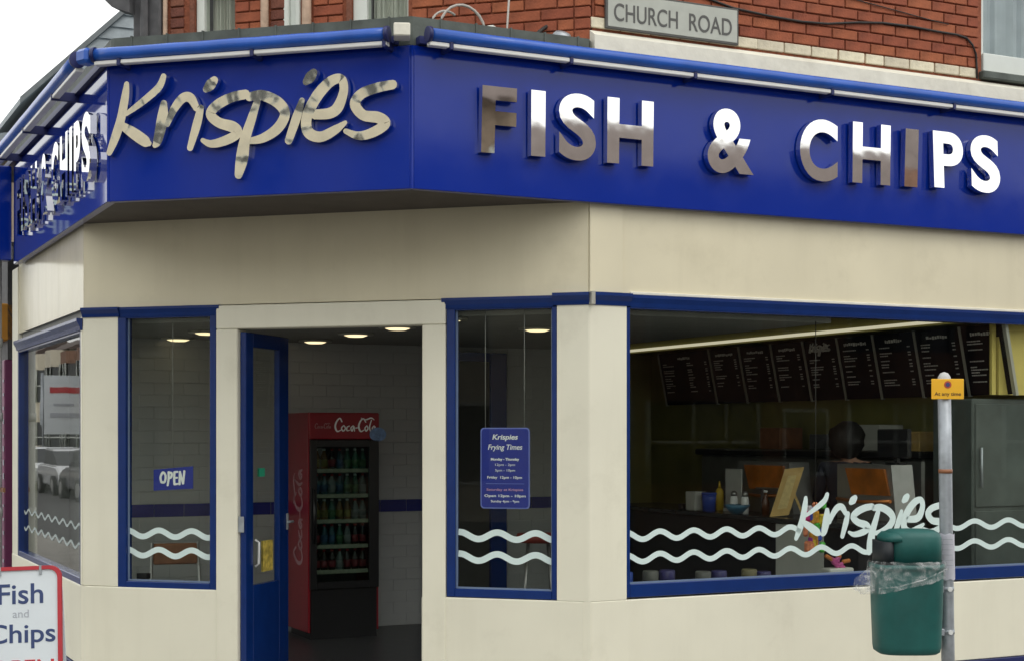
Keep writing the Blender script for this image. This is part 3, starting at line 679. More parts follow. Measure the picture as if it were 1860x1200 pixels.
tag(build(lump(SGC, 1.13, 0.20, 4.27, 0.09, 0.06, 0.055, 8), 'sealant_lump', STEEL), 'bluish lump with cable at the right end of the lead roof', 'sealant')
mb = MB(); mb.tube([SGC.p(0.93, 0.22, 4.26), SGC.p(1.03, 0.26, 4.34), SGC.p(1.12, 0.3, 4.40), SGC.p(1.24, 0.34, 4.46)], 0.013, 6)
tag(build(mb, 'cable', CABLE), 'dark cable running up from the lead roof to the brick', 'cable')
mb = MB(); mb.tube([SGC.p(0.76, 0.24, 4.25), SGC.p(0.77, 0.26, 4.32), SGC.p(0.79, 0.26, 4.6)], 0.007, 6)
tag(build(mb, 'cable', CABLE_W), 'thin pale wire rising from the lead roof', 'cable')

# ================================================================== SHOP INTERIOR (C frame)
def cpoly(pts): return [FRC.p(u, w, 0) for u, w in pts]
inner = [(-2.70, 2.62), (-2.66, 2.60), (0.03, 0.14), (2.0, 0.14), (2.0, 5.95), (-2.70, 5.95)]
mb = MB(); mb.prism(cpoly([(-2.72, 2.55), (0.02, 0.03), (4.05, 0.03), (4.05, 5.95), (-2.72, 5.95)]), PAVE_Z - 0.02, 0.004); build(mb, 'interior_floor', FLOOR_T, kind='structure')
mb = MB(); mb.prism(cpoly([(-2.72, 2.60), (0.03, 0.10), (2.02, 0.10), (2.02, 5.95), (-2.72, 5.95)]), 2.49, 2.60); build(mb, 'interior_ceiling', CEIL, kind='structure')
mb = MB(); mb.prism(cpoly([(2.0, 0.165), (4.05, 0.165), (4.05, 5.95), (2.0, 5.95)]), 2.76, 2.86)
mb.box(FRC, 1.99, 2.02, 0.17, 5.9, 2.602, 2.77); build(mb, 'kitchen_ceiling', CEIL, kind='structure')
mb = MB()
mb.box(FRC, -2.15, 1.9, 4.012, 4.12, 0, 2.50); mb.box(FRC, -2.26, -2.151, 4.012, 5.95, 0, 2.50); mb.box(FRC, -2.74, -2.262, 5.85, 5.95, 0, 2.5)
wall_back = build(mb, 'interior_wall', GROUT, kind='structure')
mb = MB(); mb.box(FRC, 1.9, 2.0, 4.0, 5.95, 0, 2.86); mb.box(FRC, 2.001, 3.95, 5.75, 5.86, 0, 2.9); mb.box(FRC, 3.95, 4.06, 0.17, 5.86, 0, 2.9)
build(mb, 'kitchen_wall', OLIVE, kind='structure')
# tiles that can be seen through the door and windows: one object each; the rest in one part
tile_me = piece_mesh('tile', 0.2462, 0.012, 0.0962, TILE, 0.0015)
band_me = piece_mesh('band_tile', 0.247, 0.014, 0.105, BAND, 0.002)
rest = MB(); cnt = 0
zt = []
z = 0.01
while z < 2.48:
    if abs(z - 1.01) < 0.02: zt.append((1.068, 'b')); z = 1.127
    else: zt.append((z + 0.05, 't')); z += 0.1
vis = [(-2.15, -1.40), (-0.92, 0.42), (0.62, 1.72)]
for r, (zc, kd) in enumerate(zt):
    u = -2.15 + (0.125 if (r % 2 and kd == 't') else 0.0)
    while u < 1.88:
        seen = any(a - 0.1 < u + 0.125 < b + 0.1 for a, b in vis) and not (-0.62 < u + 0.125 < -0.25 and zc < 1.8)
        if seen and cnt < 296 and kd == 't' and zc > 0.3:
            piece(tile_me, 'tile', wall_back, FRC.p(u + 0.125, 4.0148 - random.uniform(0, 0.0010), zc), FRC.a + R(random.uniform(-0.15, 0.15))); cnt += 1
        elif kd == 'b': piece(band_me, 'band_tile', wall_back, FRC.p(u + 0.125, 4.0145, zc), FRC.a)
        else: rest.box(FRC, u + 0.0019, min(u + 0.2481, 1.895), 4.0085, 4.02, zc - 0.0481, zc + 0.0481)
        u += 0.25
ro = build(rest, 'tiling', TILE, wall_back); ro['kind'] = 'stuff'
# blue back doorway
bd = thing('inner_doorway', 'blue door frame around a dark panel standing in for an unlit passage in the back wall', 'doorway', FRC.p(0.95, 3.95, 0))
mb = MB(); mb.box(FRC, 1.15, 1.31, 3.93, 3.99, 0.01, 2.44, 0.004); build(mb, 'post', BLUE_FRAME, bd)
mb = MB(); mb.box(FRC, 0.50, 0.58, 3.93, 3.99, 0.01, 2.36, 0.004); build(mb, 'post', BLUE_FRAME, bd)
mb = MB(); mb.box(FRC, 0.582, 1.148, 3.93, 3.99, 2.36, 2.44, 0.004); build(mb, 'lintel', BLUE_FRAME, bd)
mb = MB(); mb.box(FRC, 0.582, 1.148, 3.965, 3.995, 0.012, 2.358); build(mb, 'passage', mat('passage_shade', (0.05, 0.05, 0.045), 0.9), bd)  # flat slab coloured dark for the darkness inside the doorway
# ceiling lights, in two rows and one by the counter
lights = [(-1.75, 2.90, 'between the left window and the fridge, near the glass'), (-1.75, 3.80, 'in the far left corner behind the left window'), (-0.64, 3.60, 'nearest the tiled back wall, seen in the doorway'),
          (-0.64, 2.62, 'in the middle of the doorway row'), (-0.64, 1.74, 'nearest the street in the doorway row'), (-0.62, 0.88, 'in the top left corner of the hours sign window'), (0.36, 1.45, 'in the top right corner of the hours sign window')]
for u, w, s_ in lights:
    t = thing('ceiling_light', 'round lit ceiling light ' + s_, 'light', FRC.p(u, w, 2.455), 'round ceiling lights in the shop')
    p = FRC.p(u, w, 0)
    mb = MB(); mb.lathe((p.x, p.y, 0), [(0.095, 2.489), (0.14, 2.489), (0.14, 2.474), (0.095, 2.472)], 24); build(mb, 'rim', GREY_EDGE, t)
    mb = MB(); mb.lathe((p.x, p.y, 0), [(0.092, 2.487), (0.092, 2.472), (0.06, 2.460), (0.01, 2.457)], 24); build(mb, 'diffuser', LAMP, t)
# pale coving above the menu boards, downlight glow put in as emission
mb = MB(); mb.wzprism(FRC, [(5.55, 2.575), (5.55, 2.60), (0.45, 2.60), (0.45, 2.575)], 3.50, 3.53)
tag(build(mb, 'coving_strip', COVING_GLOW), 'thin pale coving with an added glow, above the row of black menu boards', 'light')
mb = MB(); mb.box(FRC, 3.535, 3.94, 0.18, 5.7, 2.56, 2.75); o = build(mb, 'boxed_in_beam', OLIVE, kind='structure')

# menu boards, leaning out at the top; text is only rows of illegible marks
edges = [5.05, 4.10, 3.58, 3.06, 2.57, 2.08, 1.60, 1.08, 0.55, 0.07]
ordn = ['widest board, at the deep end of the row', 'second from the deep end of the row', 'third from the deep end of the row', 'fourth from the deep end of the row', 'middle of the row with a large script heading', 'just right of the one with the large script heading', 'third from the street end of the row', 'behind the yellow parking plate', 'largest looking, nearest the street window']
for i, (a, b) in enumerate(zip(edges, edges[1:])):
    bf = Frame(FRC.p(3.60, a, 0).x, FRC.p(3.60, a, 0).y, math.degrees(FRC.a) - 90)   # u runs towards the street, w to the right
    L = a - b
    z0, z1 = 2.005, 2.535
    t = thing('menu_board', 'black menu board with pale writing, ' + ordn[i], 'menu board', FRC.p(3.65, (a + b) / 2, z0), 'menu boards over the counter')
    def slab(mb, u0, u1, q0, q1, d0, d1):
        """a slab on the leaning board: q is height up the board, d depth behind its face"""
        k = 0.11 / (z1 - z0)
        vs = []
        for q in (q0, q1):
            for d in (d0, d1):
                for u in (u0, u1): vs.append(mb.bm.verts.new(bf.p(u, d + (z1 - q) * k, q)))
        for f4 in ((0, 2, 3, 1), (4, 5, 7, 6), (0, 1, 5, 4), (1, 3, 7, 5), (3, 2, 6, 7), (2, 0, 4, 6)): mb.bm.faces.new([vs[j] for j in f4])
    mb = MB(); slab(mb, 0.022, L - 0.005, z0, z1, 0, 0.02); build(mb, 'face', BLACK, t)
    mb = MB(); slab(mb, -0.005, 0.020, z0 - 0.01, z1 + 0.005, -0.006, 0.022)
    if i == 8: slab(mb, L - 0.005, L + 0.03, z0 - 0.01, z1 + 0.005, -0.006, 0.022)
    build(mb, 'edge_trim', GREY_EDGE, t)
    rr = random.Random(i * 5 + 1)
    mb = MB()
    if i != 4: 
        hw = rr.uniform(0.10, 0.16); u = L / 2 - hw
        while u < L / 2 + hw:
            l_ = rr.uniform(0.012, 0.03); slab(mb, u, u + l_, z1 - 0.075 + rr.uniform(-.004, .004), z1 - 0.055 + rr.uniform(-.004, .006), -0.002, 0.001); u += l_ + 0.008
    q = z1 - 0.12 - (0.06 if i == 4 else 0)
    while q > z0 + 0.09:
        if rr.random() < 0.82:
            u = 0.07; e = u + rr.uniform(0.06, 0.19)
            while u < e:
                l_ = rr.uniform(0.008, 0.024); slab(mb, u, u + l_, q, q + 0.009, -0.002, 0.001); u += l_ + 0.005
            slab(mb, L - 0.10, L - 0.065, q, q + 0.009, -0.002, 0.001)
            if i == 0: slab(mb, L * 0.55, L * 0.55 + rr.uniform(0.05, 0.12), q, q + 0.009, -0.002, 0.001)
        q -= rr.choice((0.021, 0.021, 0.03, 0.045))
    build(mb, 'text_marks', CHALK, t)
    if i == 4:
        mb = MB()
        kx = 0.30 / 2.0
        fr2 = Frame(bf.p(0.10, 0.022, 0).x, bf.p(0.10, 0.022, 0).y, math.degrees(bf.a))
        for k_, strokes in LOGO.items():
            for st in strokes: mb.ribbon(fr2, [(u * kx * 1.0, 2.455 + (z - 3.65) * kx * 1.2, w * kx * 0.95) for u, z, w in st], -0.024, 0.0, True, 3)
        build(mb, 'lettering', CHALK, t)
# yellow end panel and grey unit by the street window
tag(build(MB().box(FRC, 3.56, 3.60, 0.05 + 0.09, 0.165, 2.0, 2.55).box(FRC, 3.62, 3.945, 0.13, 0.16, 2.0, 2.60), 'end_panel', YELLOW_WALL), 'yellow panel closing the street end of the menu board row', 'panel')
UNIT = mat('dull_grey_enamel', (0.075, 0.09, 0.084), 0.4, vary=0.25, scale=4)
fu = thing('tall_unit', 'tall grey steel unit behind the glass beyond the bin post', 'cabinet', FRC.p(3.7, 0.35, 0))
mb = MB(); mb.box(FRC, 3.385, 3.92, 0.16, 0.60, 0.08, 1.97, 0.01); build(mb, 'body', UNIT, fu)
mb = MB(); mb.box(FRC, 3.41, 3.90, 0.150, 0.158, 1.15, 1.93, 0.004); build(mb, 'door_panel', UNIT, fu)
mb = MB(); mb.box(FRC, 3.41, 3.90, 0.150, 0.158, 0.15, 1.12, 0.004); build(mb, 'door_panel', UNIT, fu)
mb = MB(); mb.tube([FRC.p(3.45, 0.13, 1.3), FRC.p(3.45, 0.13, 1.6)], 0.01, 8); build(mb, 'handle', STEEL, fu)

# counter
ct = thing('counter', 'long dark shop counter with a pale grey panel, running back from the window', 'counter', FRC.p(2.65, 2.2, 0))
mb = MB(); mb.box(FRC, 2.36, 2.95, 0.22, 4.0, 0.01, 1.0); build(mb, 'front', COUNTER, ct)
mb = MB(); mb.box(FRC, 2.33, 2.98, 0.20, 4.0, 1.003, 1.045, 0.006); build(mb, 'worktop', COUNTER_TOP, ct)
mb = MB(); mb.box(FRC, 2.345, 2.359, 0.62, 1.22, 0.55, 1.0, 0.003); build(mb, 'pale_panel', PANEL_GREY, ct)
mb = MB(); mb.box(FRC, 2.348, 2.359, 0.64, 1.05, 0.20, 0.53, 0.003); build(mb, 'pale_panel', PANEL_GREY, ct)
# heated cabinet on the counter
hc = thing('heated_cabinet', 'steel heated food cabinet with orange lit glass on the counter', 'food warmer', FRC.p(2.85, 1.3, 1.046))
for (wa, wb) in ((0.28, 0.98), (1.55, 2.35)):
    mb = MB(); mb.wzprism(Frame(FRC.p(2.74, 0, 0).x, FRC.p(2.74, 0, 0).y, 26), [(wa, 1.047), (wb, 1.047), (wb, 1.47), (wa + 0.06, 1.47)], 0.02, 0.22); build(mb, 'casing', STEEL_IN, hc)
    mb = MB(); mb.wzprism(Frame(FRC.p(2.74, 0, 0).x, FRC.p(2.74, 0, 0).y, 26), [(wa + 0.06, 1.24), (wb - 0.2, 1.24), (wb - 0.12, 1.44), (wa + 0.12, 1.44)], 0.0, 0.018); build(mb, 'lit_glass', WARM, hc)
    mb = MB(); mb.tube([FRC.p(2.72, wa + 0.02, 1.20), FRC.p(2.70, (wa + wb) / 2, 1.185), FRC.p(2.72, wb - 0.05, 1.20)], 0.014, 8); build(mb, 'rail', mat('copper_rail', (0.55, 0.2, 0.06), 0.3, 0.7), hc)
# till screen
tl = thing('till_screen', 'black till screen standing on the heated cabinet', 'till', FRC.p(2.86, 0.42, 1.471))
mb = MB(); mb.box(FRC, 2.82, 2.86, 0.22, 0.58, 1.52, 1.74, 0.01); build(mb, 'screen', FRIDGE_BLACK, tl)
mb = MB(); mb.box(FRC, 2.80, 2.92, 0.34, 0.46, 1.472, 1.49, 0.004); mb.box(FRC, 2.85, 2.88, 0.38, 0.42, 1.49, 1.55); build(mb, 'stand', FRIDGE_BLACK, tl)
# frying range along the wall
rg = thing('frying_range', 'steel frying range against the yellow wall behind the counter', 'range', FRC.p(3.65, 2.2, 0))
mb = MB(); mb.box(FRC, 3.42, 3.94, 0.85, 4.2, 0.01, 1.08, 0.01); build(mb, 'body', STEEL_IN, rg)
mb = MB(); mb.box(FRC, 3.55, 3.94, 0.9, 4.15, 1.081, 1.5, 0.02); build(mb, 'back_cabinet', STEEL_IN, rg)
mb = MB(); mb.box(FRC, 3.50, 3.948, 0.88, 4.18, 1.502, 1.56, 0.01); build(mb, 'top', FRIDGE_BLACK, rg)
up = thing('upright_cabinet', 'pale steel upright cabinet at the deep end of the shop behind the counter', 'cabinet', FRC.p(2.5, 5.4, 0))
mb = MB(); mb.box(FRC, 2.20, 2.62, 5.1, 5.72, 0.01, 1.75, 0.01); build(mb, 'body', PANEL_GREY, up)
mb = MB(); mb.box(FRC, 2.22, 2.60, 5.085, 5.098, 0.9, 1.72, 0.004); build(mb, 'door_panel', PANEL_GREY, up)
mb = MB(); mb.tube([FRC.p(2.57, 5.07, 1.1), FRC.p(2.57, 5.07, 1.4)], 0.01, 6); build(mb, 'handle', FRIDGE_BLACK, up)
for k, (u, z, a, b) in enumerate(((2.80, 1.62, 0.21, 0.30), (3.05, 1.60, 0.15, 0.21), (3.25, 1.66, 0.21, 0.30))):
    mb = MB(); mb.box(FRC, u, u + a, 5.742, 5.748, z, z + b, 0.001)
    tag(build(mb, 'paper_sheet', PAPER), ('large pale sheet left on the wall', 'small pale sheet in the middle of the wall', 'large pale sheet right on the wall')[k] + ' at the deep end of the shop', 'paper')
for k, (w, a, h, m_, nm) in enumerate(((1.0, 0.22, 0.16, WOOD, 'tan'), (1.5, 0.30, 0.22, PANEL_GREY, 'pale'), (2.2, 0.26, 0.14, DARK_GREY, 'dark'), (2.9, 0.32, 0.2, BROWN_WOOD, 'brown'))):
    mb = MB(); mb.box(FRC, 3.60, 3.86, w, w + a, 1.5615, 1.5615 + h, 0.006)
    tag(build(mb, 'carton', m_), nm + ' carton on top of the frying range under the menu boards', 'carton', 'cartons on the frying range')
# items on the counter (u ~ 2.45)
def lathe_thing(name, label, cat, u, w, z, prof, m, n=14, group=None, lid=None):
    p = FRC.p(u, w, z)
    if not lid:
        mb = MB(); mb.lathe((p.x, p.y, z), prof, n); return tag(build(mb, name, m), label, cat, group)
    t = thing(name, label, cat, p, group)
    mb = MB(); mb.lathe((p.x, p.y, z), prof, n); build(mb, 'body', m, t)
    mb = MB(); mb.lathe((p.x, p.y, z), lid[0], n); build(mb, 'lid', lid[1], t)
    return t
CT = 1.046
BLUE_PL = mat('blue_plastic', (0.02, 0.06, 0.32), 0.4); YEL_PL = mat('yellow_plastic', (0.6, 0.40, 0.03), 0.4); PALE_BLUE = mat('pale_blue_bowl', (0.06, 0.18, 0.28), 0.35); DKBROWN = mat('vinegar_brown', (0.09, 0.03, 0.01), 0.2)
lathe_thing('tub', 'blue plastic tub on the counter beside the pale card', 'tub', 2.46, 2.34, CT, [(0.055, 0), (0.06, 0.10), (0.062, 0.14)], BLUE_PL, lid=([(0.066, 0.141), (0.066, 0.155), (0.05, 0.16)], BLUE_PL))
o = MB(); o.box(FRC, 2.40, 2.52, 2.47, 2.62, CT, CT + 0.16, 0.005)
tag(build(o, 'carton', PANEL_GREY), 'pale carton left of the blue tub on the counter', 'carton')
o = MB(); o.box(FRC, 2.39, 2.46, 2.66, 2.73, CT, CT + 0.05, 0.01); tag(build(o, 'small_box', FRIDGE_BLACK), 'small black box at the left end of the counter items', 'box')
lathe_thing('sauce_bottle', 'yellow sauce bottle behind the blue tub', 'bottle', 2.62, 2.42, CT, [(0.035, 0), (0.037, 0.16), (0.02, 0.19)], YEL_PL, lid=([(0.014, 0.19), (0.006, 0.25)], YEL_PL))
cs = thing('card_stand', 'upright pale card in a clear holder on the counter', 'card stand', FRC.p(2.62, 2.2, CT))
o = MB(); o.box(FRC, 2.60, 2.61, 2.06, 2.30, CT + 0.03, CT + 0.36, 0.002); build(o, 'card', PANEL_GREY, cs)
o = MB(); o.box(FRC, 2.56, 2.66, 2.08, 2.28, CT, CT + 0.028, 0.003); build(o, 'foot', PANEL_GREY, cs)
for k, w in enumerate((1.98, 1.82)):
    lathe_thing('salt_shaker', ('left' if k == 0 else 'right') + ' one of two white salt shakers beside the pale card', 'shaker', 2.47, w, CT, [(0.030, 0), (0.034, 0.10), (0.026, 0.14)], PRINT_W, lid=([(0.028, 0.141), (0.028, 0.17), (0.012, 0.185)], STEEL_IN), group='white salt shakers')
lathe_thing('bowl', 'blue bowl in front of the salt shakers', 'bowl', 2.42, 1.86, CT, [(0.05, 0), (0.09, 0.045), (0.11, 0.075), (0.10, 0.075), (0.05, 0.02)], PALE_BLUE, 20)
lathe_thing('vinegar_bottle', 'brown vinegar bottle between the shakers and the easel', 'bottle', 2.52, 1.60, CT, [(0.032, 0), (0.034, 0.10), (0.014, 0.15), (0.014, 0.18)], DKBROWN, lid=([(0.016, 0.181), (0.016, 0.2)], PRINT_W))
o = MB(); o.box(FRC, 2.60, 2.70, 1.48, 1.86, CT + 0.20, CT + 0.215, 0.002); o.box(FRC, 2.64, 2.66, 1.50, 1.52, CT, CT + 0.2); o.box(FRC, 2.64, 2.66, 1.82, 1.84, CT, CT + 0.2)
tag(build(o, 'small_shelf', STEEL_IN), 'small raised steel shelf behind the vinegar bottle', 'shelf')
es = thing('easel_menu', 'tilted wooden menu easel standing on the counter', 'easel', FRC.p(2.45, 1.22, CT))
f0 = FRC
o = MB(); o.uzprism(Frame(FRC.p(2.42, 1.30, 0).x, FRC.p(2.42, 1.30, 0).y, -6), [(-0.06, CT), (0.09, CT + 0.015), (0.21, CT + 0.395), (0.06, CT + 0.38)], 0.0, 0.02); build(o, 'board', WOOD, es)
o = MB(); o.uzprism(Frame(FRC.p(2.42, 1.30, 0).x, FRC.p(2.42, 1.30, 0).y, -6), [(0.10, CT + 0.24), (0.12, CT + 0.24), (0.22, CT), (0.20, CT)], 0.03, 0.05); build(o, 'strut', WOOD, es)
o = MB(); o.uzprism(Frame(FRC.p(2.42, 1.30, 0).x, FRC.p(2.42, 1.30, 0).y, -6), [(0.0, CT + 0.06), (0.075, CT + 0.07), (0.15, CT + 0.33), (0.085, CT + 0.325)], -0.003, 0.0); build(o, 'paper', mat('tan_paper', (0.55, 0.42, 0.18), 0.7, vary=0.12, scale=40), es)
# tins low behind the window
for k, (u, m_, s_) in enumerate(((0.36, BLUE_PL, 'blue tin at the far left behind the glass'), (0.56, mat('grey_tin', (0.10, 0.10, 0.09), 0.5), 'pale tin left of the purple one'), (0.69, mat('purple_tin', (0.03, 0.026, 0.11), 0.4), 'purple tin nearest the left window edge'), (0.98, MATS['grey_tin'], 'pale tin in the second pair'), (1.11, MATS['purple_tin'], 'purple tin in the second pair'), (1.36, mat('tan_tin', (0.14, 0.12, 0.06), 0.5), 'tan tin in the third pair'), (1.48, MATS['purple_tin'], 'purple tin in the third pair'))):
    lathe_thing('tin', s_ + ' on the window ledge', 'tin', u, 0.16, 0.632, [(0.055, 0), (0.055, 0.14 - 0.02 * (k // 3)), (0.05, 0.15 - 0.02 * (k // 3))], m_, group='tins on the window ledge')
mb = MB(); mb.box(FRC, 0.28, 2.2, 0.08, 0.28, 0.60, 0.631, 0.004); build(mb, 'window_ledge', COUNTER_TOP, shop)
# sweets hanging behind the glass
sw = thing('sweet_display', 'strip of brightly coloured sweet packets hanging behind the big window', 'sweets', FRC.p(1.86, 0.12, 0.87))
cols = [((0.10, 0.5, 0.08)), ((0.6, 0.20, 0.10)), ((0.55, 0.50, 0.55)), ((0.05, 0.10, 0.55)), ((0.55, 0.03, 0.20)), ((0.65, 0.30, 0.03)), ((0.30, 0.03, 0.28)), ((0.65, 0.5, 0.04)), ((0.16, 0.05, 0.35))]
for k in range(20):
    rr = random.Random(k * 3 + 2)
    q = k / 19
    cx = 1.885 + (rr.uniform(-0.075, 0.085)); cz = 1.18 - q * 0.30 + rr.uniform(-0.02, 0.02)
    mb = MB(); s0 = rr.uniform(0.028, 0.05)
    mb.box(FRC, cx - s0 * 0.7, cx + s0 * 0.7, 0.09 + rr.uniform(0, 0.03), 0.13 + rr.uniform(0, 0.02), cz - s0, cz + s0, 0.012)
    mb.tilt(FRC.p(cx, 0.11, cz), 0, rr.uniform(-25, 25), FRC)
    ms = mat('sweet_wrap_%s' % 'abcdefghi'[k % 9], cols[k % 9], 0.3, vary=0.4, scale=40)
    build(mb, 'sweet_packet', ms, sw)
mb = MB(); mb.tube([FRC.p(1.885, 0.10, 2.5), FRC.p(1.885, 0.10, 1.2)], 0.003, 5); build(mb, 'cord', CABLE, sw)
for k in range(9):
    rr = random.Random(k + 40)
    cx = 2.11 + rr.uniform(-0.09, 0.09); cz = 0.80 + rr.uniform(-0.05, 0.05)
    mb = MB(); mb.box(FRC, cx - 0.035, cx + 0.035, 0.12, 0.15, cz - 0.014, cz + 0.014, 0.008)
    bmesh.ops.rotate(mb.bm, verts=mb.bm.verts, cent=FRC.p(cx, 0.13, cz), matrix=Matrix.Rotation(R(rr.uniform(-40, 40)), 3, Vector((FRC.s, -FRC.c, 0))))
    if k == 0: sp = thing('sweet_pile', 'pile of pink and orange wrapped sweets just left of the bin', 'sweets', FRC.p(2.11, 0.14, 0.72))
    build(mb, 'sweet', mat('sweet_pink', (0.55, 0.10, 0.30), 0.3) if k % 3 else mat('sweet_orange', (0.6, 0.2, 0.05), 0.3), sp)
mb = MB(); mb.box(FRC, 2.0, 2.22, 0.09, 0.2, 0.632, 0.745, 0.01); build(mb, 'box', PANEL_GREY, sp)

# person behind the counter, dark hair and dark top, back half turned
def person(u, w):
    p = FRC.p(u, w, 0)
    t = thing('person', 'dark haired person in a dark top standing behind the counter', 'person', (p.x, p.y, 0.005))
    J = {'pel': (0, 0, 0.95), 'bel': (0, 0, 1.10), 'che': (0, 0, 1.32), 'nk': (0.0, 0, 1.48), 'hd': (0.01, 0, 1.60), 'top': (0.0, 0, 1.70),
         'sl': (-0.05, 0.18, 1.42), 'el': (0.02, 0.25, 1.16), 'wl': (0.22, 0.22, 1.10), 'hl': (0.30, 0.20, 1.09), 'sr': (-0.05, -0.18, 1.42), 'er': (0.02, -0.25, 1.16), 'wr': (0.22, -0.20, 1.10), 'hr': (0.30, -0.18, 1.09),
         'hpl': (0, 0.10, 0.90), 'kl': (0.02, 0.11, 0.50), 'al': (0, 0.11, 0.09), 'fl': (0.14, 0.12, 0.035), 'hpr': (0, -0.10, 0.90), 'kr': (0.02, -0.11, 0.50), 'ar': (0, -0.11, 0.09), 'fr': (0.14, -0.12, 0.035)}
    rad = {'pel': .14, 'bel': .13, 'che': .155, 'nk': .058, 'hd': .088, 'top': .06, 'sl': .07, 'el': .048, 'wl': .033, 'hl': .035, 'sr': .07, 'er': .048, 'wr': .033, 'hr': .035, 'hpl': .095, 'kl': .065, 'al': .045, 'fl': .04, 'hpr': .095, 'kr': .065, 'ar': .045, 'fr': .04}
    E = [('pel', 'bel'), ('bel', 'che'), ('che', 'nk'), ('nk', 'hd'), ('hd', 'top'), ('che', 'sl'), ('sl', 'el'), ('el', 'wl'), ('wl', 'hl'), ('che', 'sr'), ('sr', 'er'), ('er', 'wr'), ('wr', 'hr'), ('pel', 'hpl'), ('hpl', 'kl'), ('kl', 'al'), ('al', 'fl'), ('pel', 'hpr'), ('hpr', 'kr'), ('kr', 'ar'), ('ar', 'fr')]
    ks = list(J)
    me = bpy.data.meshes.new('body'); me.from_pydata([J[k] for k in ks], [(ks.index(a), ks.index(b)) for a, b in E], [])
    o = bpy.data.objects.new('body', me); COL.objects.link(o)
    sk = o.modifiers.new('skin', 'SKIN'); sk.use_smooth_shade = True
    for i, k in enumerate(ks):
        me.skin_vertices[0].data[i].radius = (rad[k], rad[k]); me.skin_vertices[0].data[i].use_root = (k == 'pel')
    sd = o.modifiers.new('sub', 'SUBSURF'); sd.levels = 2; sd.render_levels = 2
    dg = bpy.context.evaluated_depsgraph_get(); m2 = bpy.data.meshes.new_from_object(o.evaluated_get(dg))
    bpy.data.objects.remove(o)
    m2.materials.clear()
    for x in (SKIN, CLOTH): m2.materials.append(x)
    for q in m2.polygons:
        c = q.center; q.use_smooth = True
        q.material_index = 0 if (c.z > 1.47 or (c.x > 0.2 and c.z > 1.0)) else 1
    b = bpy.data.objects.new('body', m2); COL.objects.link(b); b.parent = t
    mb = MB(); bmesh.ops.create_icosphere(mb.bm, subdivisions=3, radius=1.0)
    for v in mb.bm.verts:
        k = 1 + 0.16 * noise.noise(v.co * 3.0) + 0.08 * noise.noise(v.co * 8)
        v.co = Vector((p.x - 0.025, p.y, 1.655)) + Vector((v.co.x * 0.145 * k, v.co.y * 0.145 * k, v.co.z * 0.155 * k))
    for q in mb.bm.faces: q.smooth = True
    h = build(mb, 'hair', HAIR, t)
    t.rotation_euler = (0, 0, R(65))
    h.location = Matrix.Rotation(R(0), 3, 'Z') @ h.location
    return t
person(3.14, 1.34)

# ---- drinks fridge
fr_u, fr_w, fw, fd, fh = -0.77, 3.37, 0.62, 0.56, 1.88
fg = thing('drinks_fridge', 'tall red drinks fridge with a glass door standing against the tiled wall', 'fridge', FRC.p(fr_u + fw / 2, fr_w + 0.3, 0.005))
mb = MB(); mb.box(FRC, fr_u, fr_u + 0.02, fr_w + 0.03, fr_w + fd, 0.06, fh, 0.003); mb.box(FRC, fr_u + fw - 0.02, fr_u + fw, fr_w + 0.03, fr_w + fd, 0.06, fh, 0.003)
mb.box(FRC, fr_u + 0.02, fr_u + fw - 0.02, fr_w + fd - 0.02, fr_w + fd, 0.06, fh); mb.box(FRC, fr_u + 0.02, fr_u + fw - 0.02, fr_w + 0.03, fr_w + fd - 0.02, fh - 0.02, fh); build(mb, 'cabinet', FRIDGE_RED, fg)
mb = MB(); mb.box(FRC, fr_u + 0.005, fr_u + fw - 0.005, fr_w, fr_w + 0.03, 1.66, fh - 0.004, 0.006); build(mb, 'header', FRIDGE_RED, fg)
mb = MB(); mb.box(FRC, fr_u + 0.02, fr_u + fw - 0.02, fr_w + 0.02, fr_w + fd - 0.02, 0.005, 0.42); build(mb, 'base', FRIDGE_BLACK, fg)
dr = frame_bars(FRC, fr_u + 0.01, fr_u + fw - 0.01, 0.42, 1.655, 0.055, 0.085, 0.06, 0.06, fr_w - 0.01, fr_w + 0.028); dr = build(dr, 'door', FRIDGE_BLACK, fg)
mb = MB(); mb.box(FRC, fr_u + 0.065, fr_u + fw - 0.095, fr_w + 0.005, fr_w + 0.013, 0.48, 1.595); build(mb, 'pane', GLASS_IN, dr)
mb = MB(); mb.tube([FRC.p(fr_u + 0.035, fr_w - 0.035, 0.8), FRC.p(fr_u + 0.035, fr_w - 0.035, 1.25)], 0.012, 8); build(mb, 'handle', FRIDGE_BLACK, dr)
inner_m = mat('fridge_lining', (0.10, 0.11, 0.11), 0.6)
mb = MB(); mb.box(FRC, fr_u + 0.021, fr_u + fw - 0.021, fr_w + fd - 0.05, fr_w + fd - 0.021, 0.42, 1.66); build(mb, 'lining', inner_m, fg)
SCRIPT = [[(.17, .72, .05), (.12, .95, .05), (.04, .75, .06), (.0, .4, .07), (.05, .08, .06), (.15, .18, .03)], [(.22, .48, .04), (.16, .3, .05), (.20, .1, .05), (.26, .28, .05), (.22, .48, .04)], [(.36, .44, .04), (.30, .35, .05), (.30, .14, .05), (.37, .16, .03)], [(.46, .46, .04), (.40, .3, .05), (.43, .1, .05), (.48, .42, .04), (.49, .1, .04)],
          [(.52, .3, .04), (.57, .32, .04)], [(.78, .70, .05), (.72, .93, .05), (.64, .75, .06), (.60, .4, .07), (.65, .08, .06), (.74, .18, .03)], [(.66, .98, .02), (.78, .86, .05), (.92, .98, .05), (1.0, .85, .02)], [(.81, .46, .04), (.76, .3, .05), (.79, .1, .05), (.84, .28, .05), (.81, .46, .04)], [(.93, .85, .03), (.88, .4, .05), (.90, .1, .04)], [(1.0, .46, .04), (.95, .3, .05), (.98, .1, .05), (1.02, .42, .04), (1.04, .1, .04)]]
mb = MB()
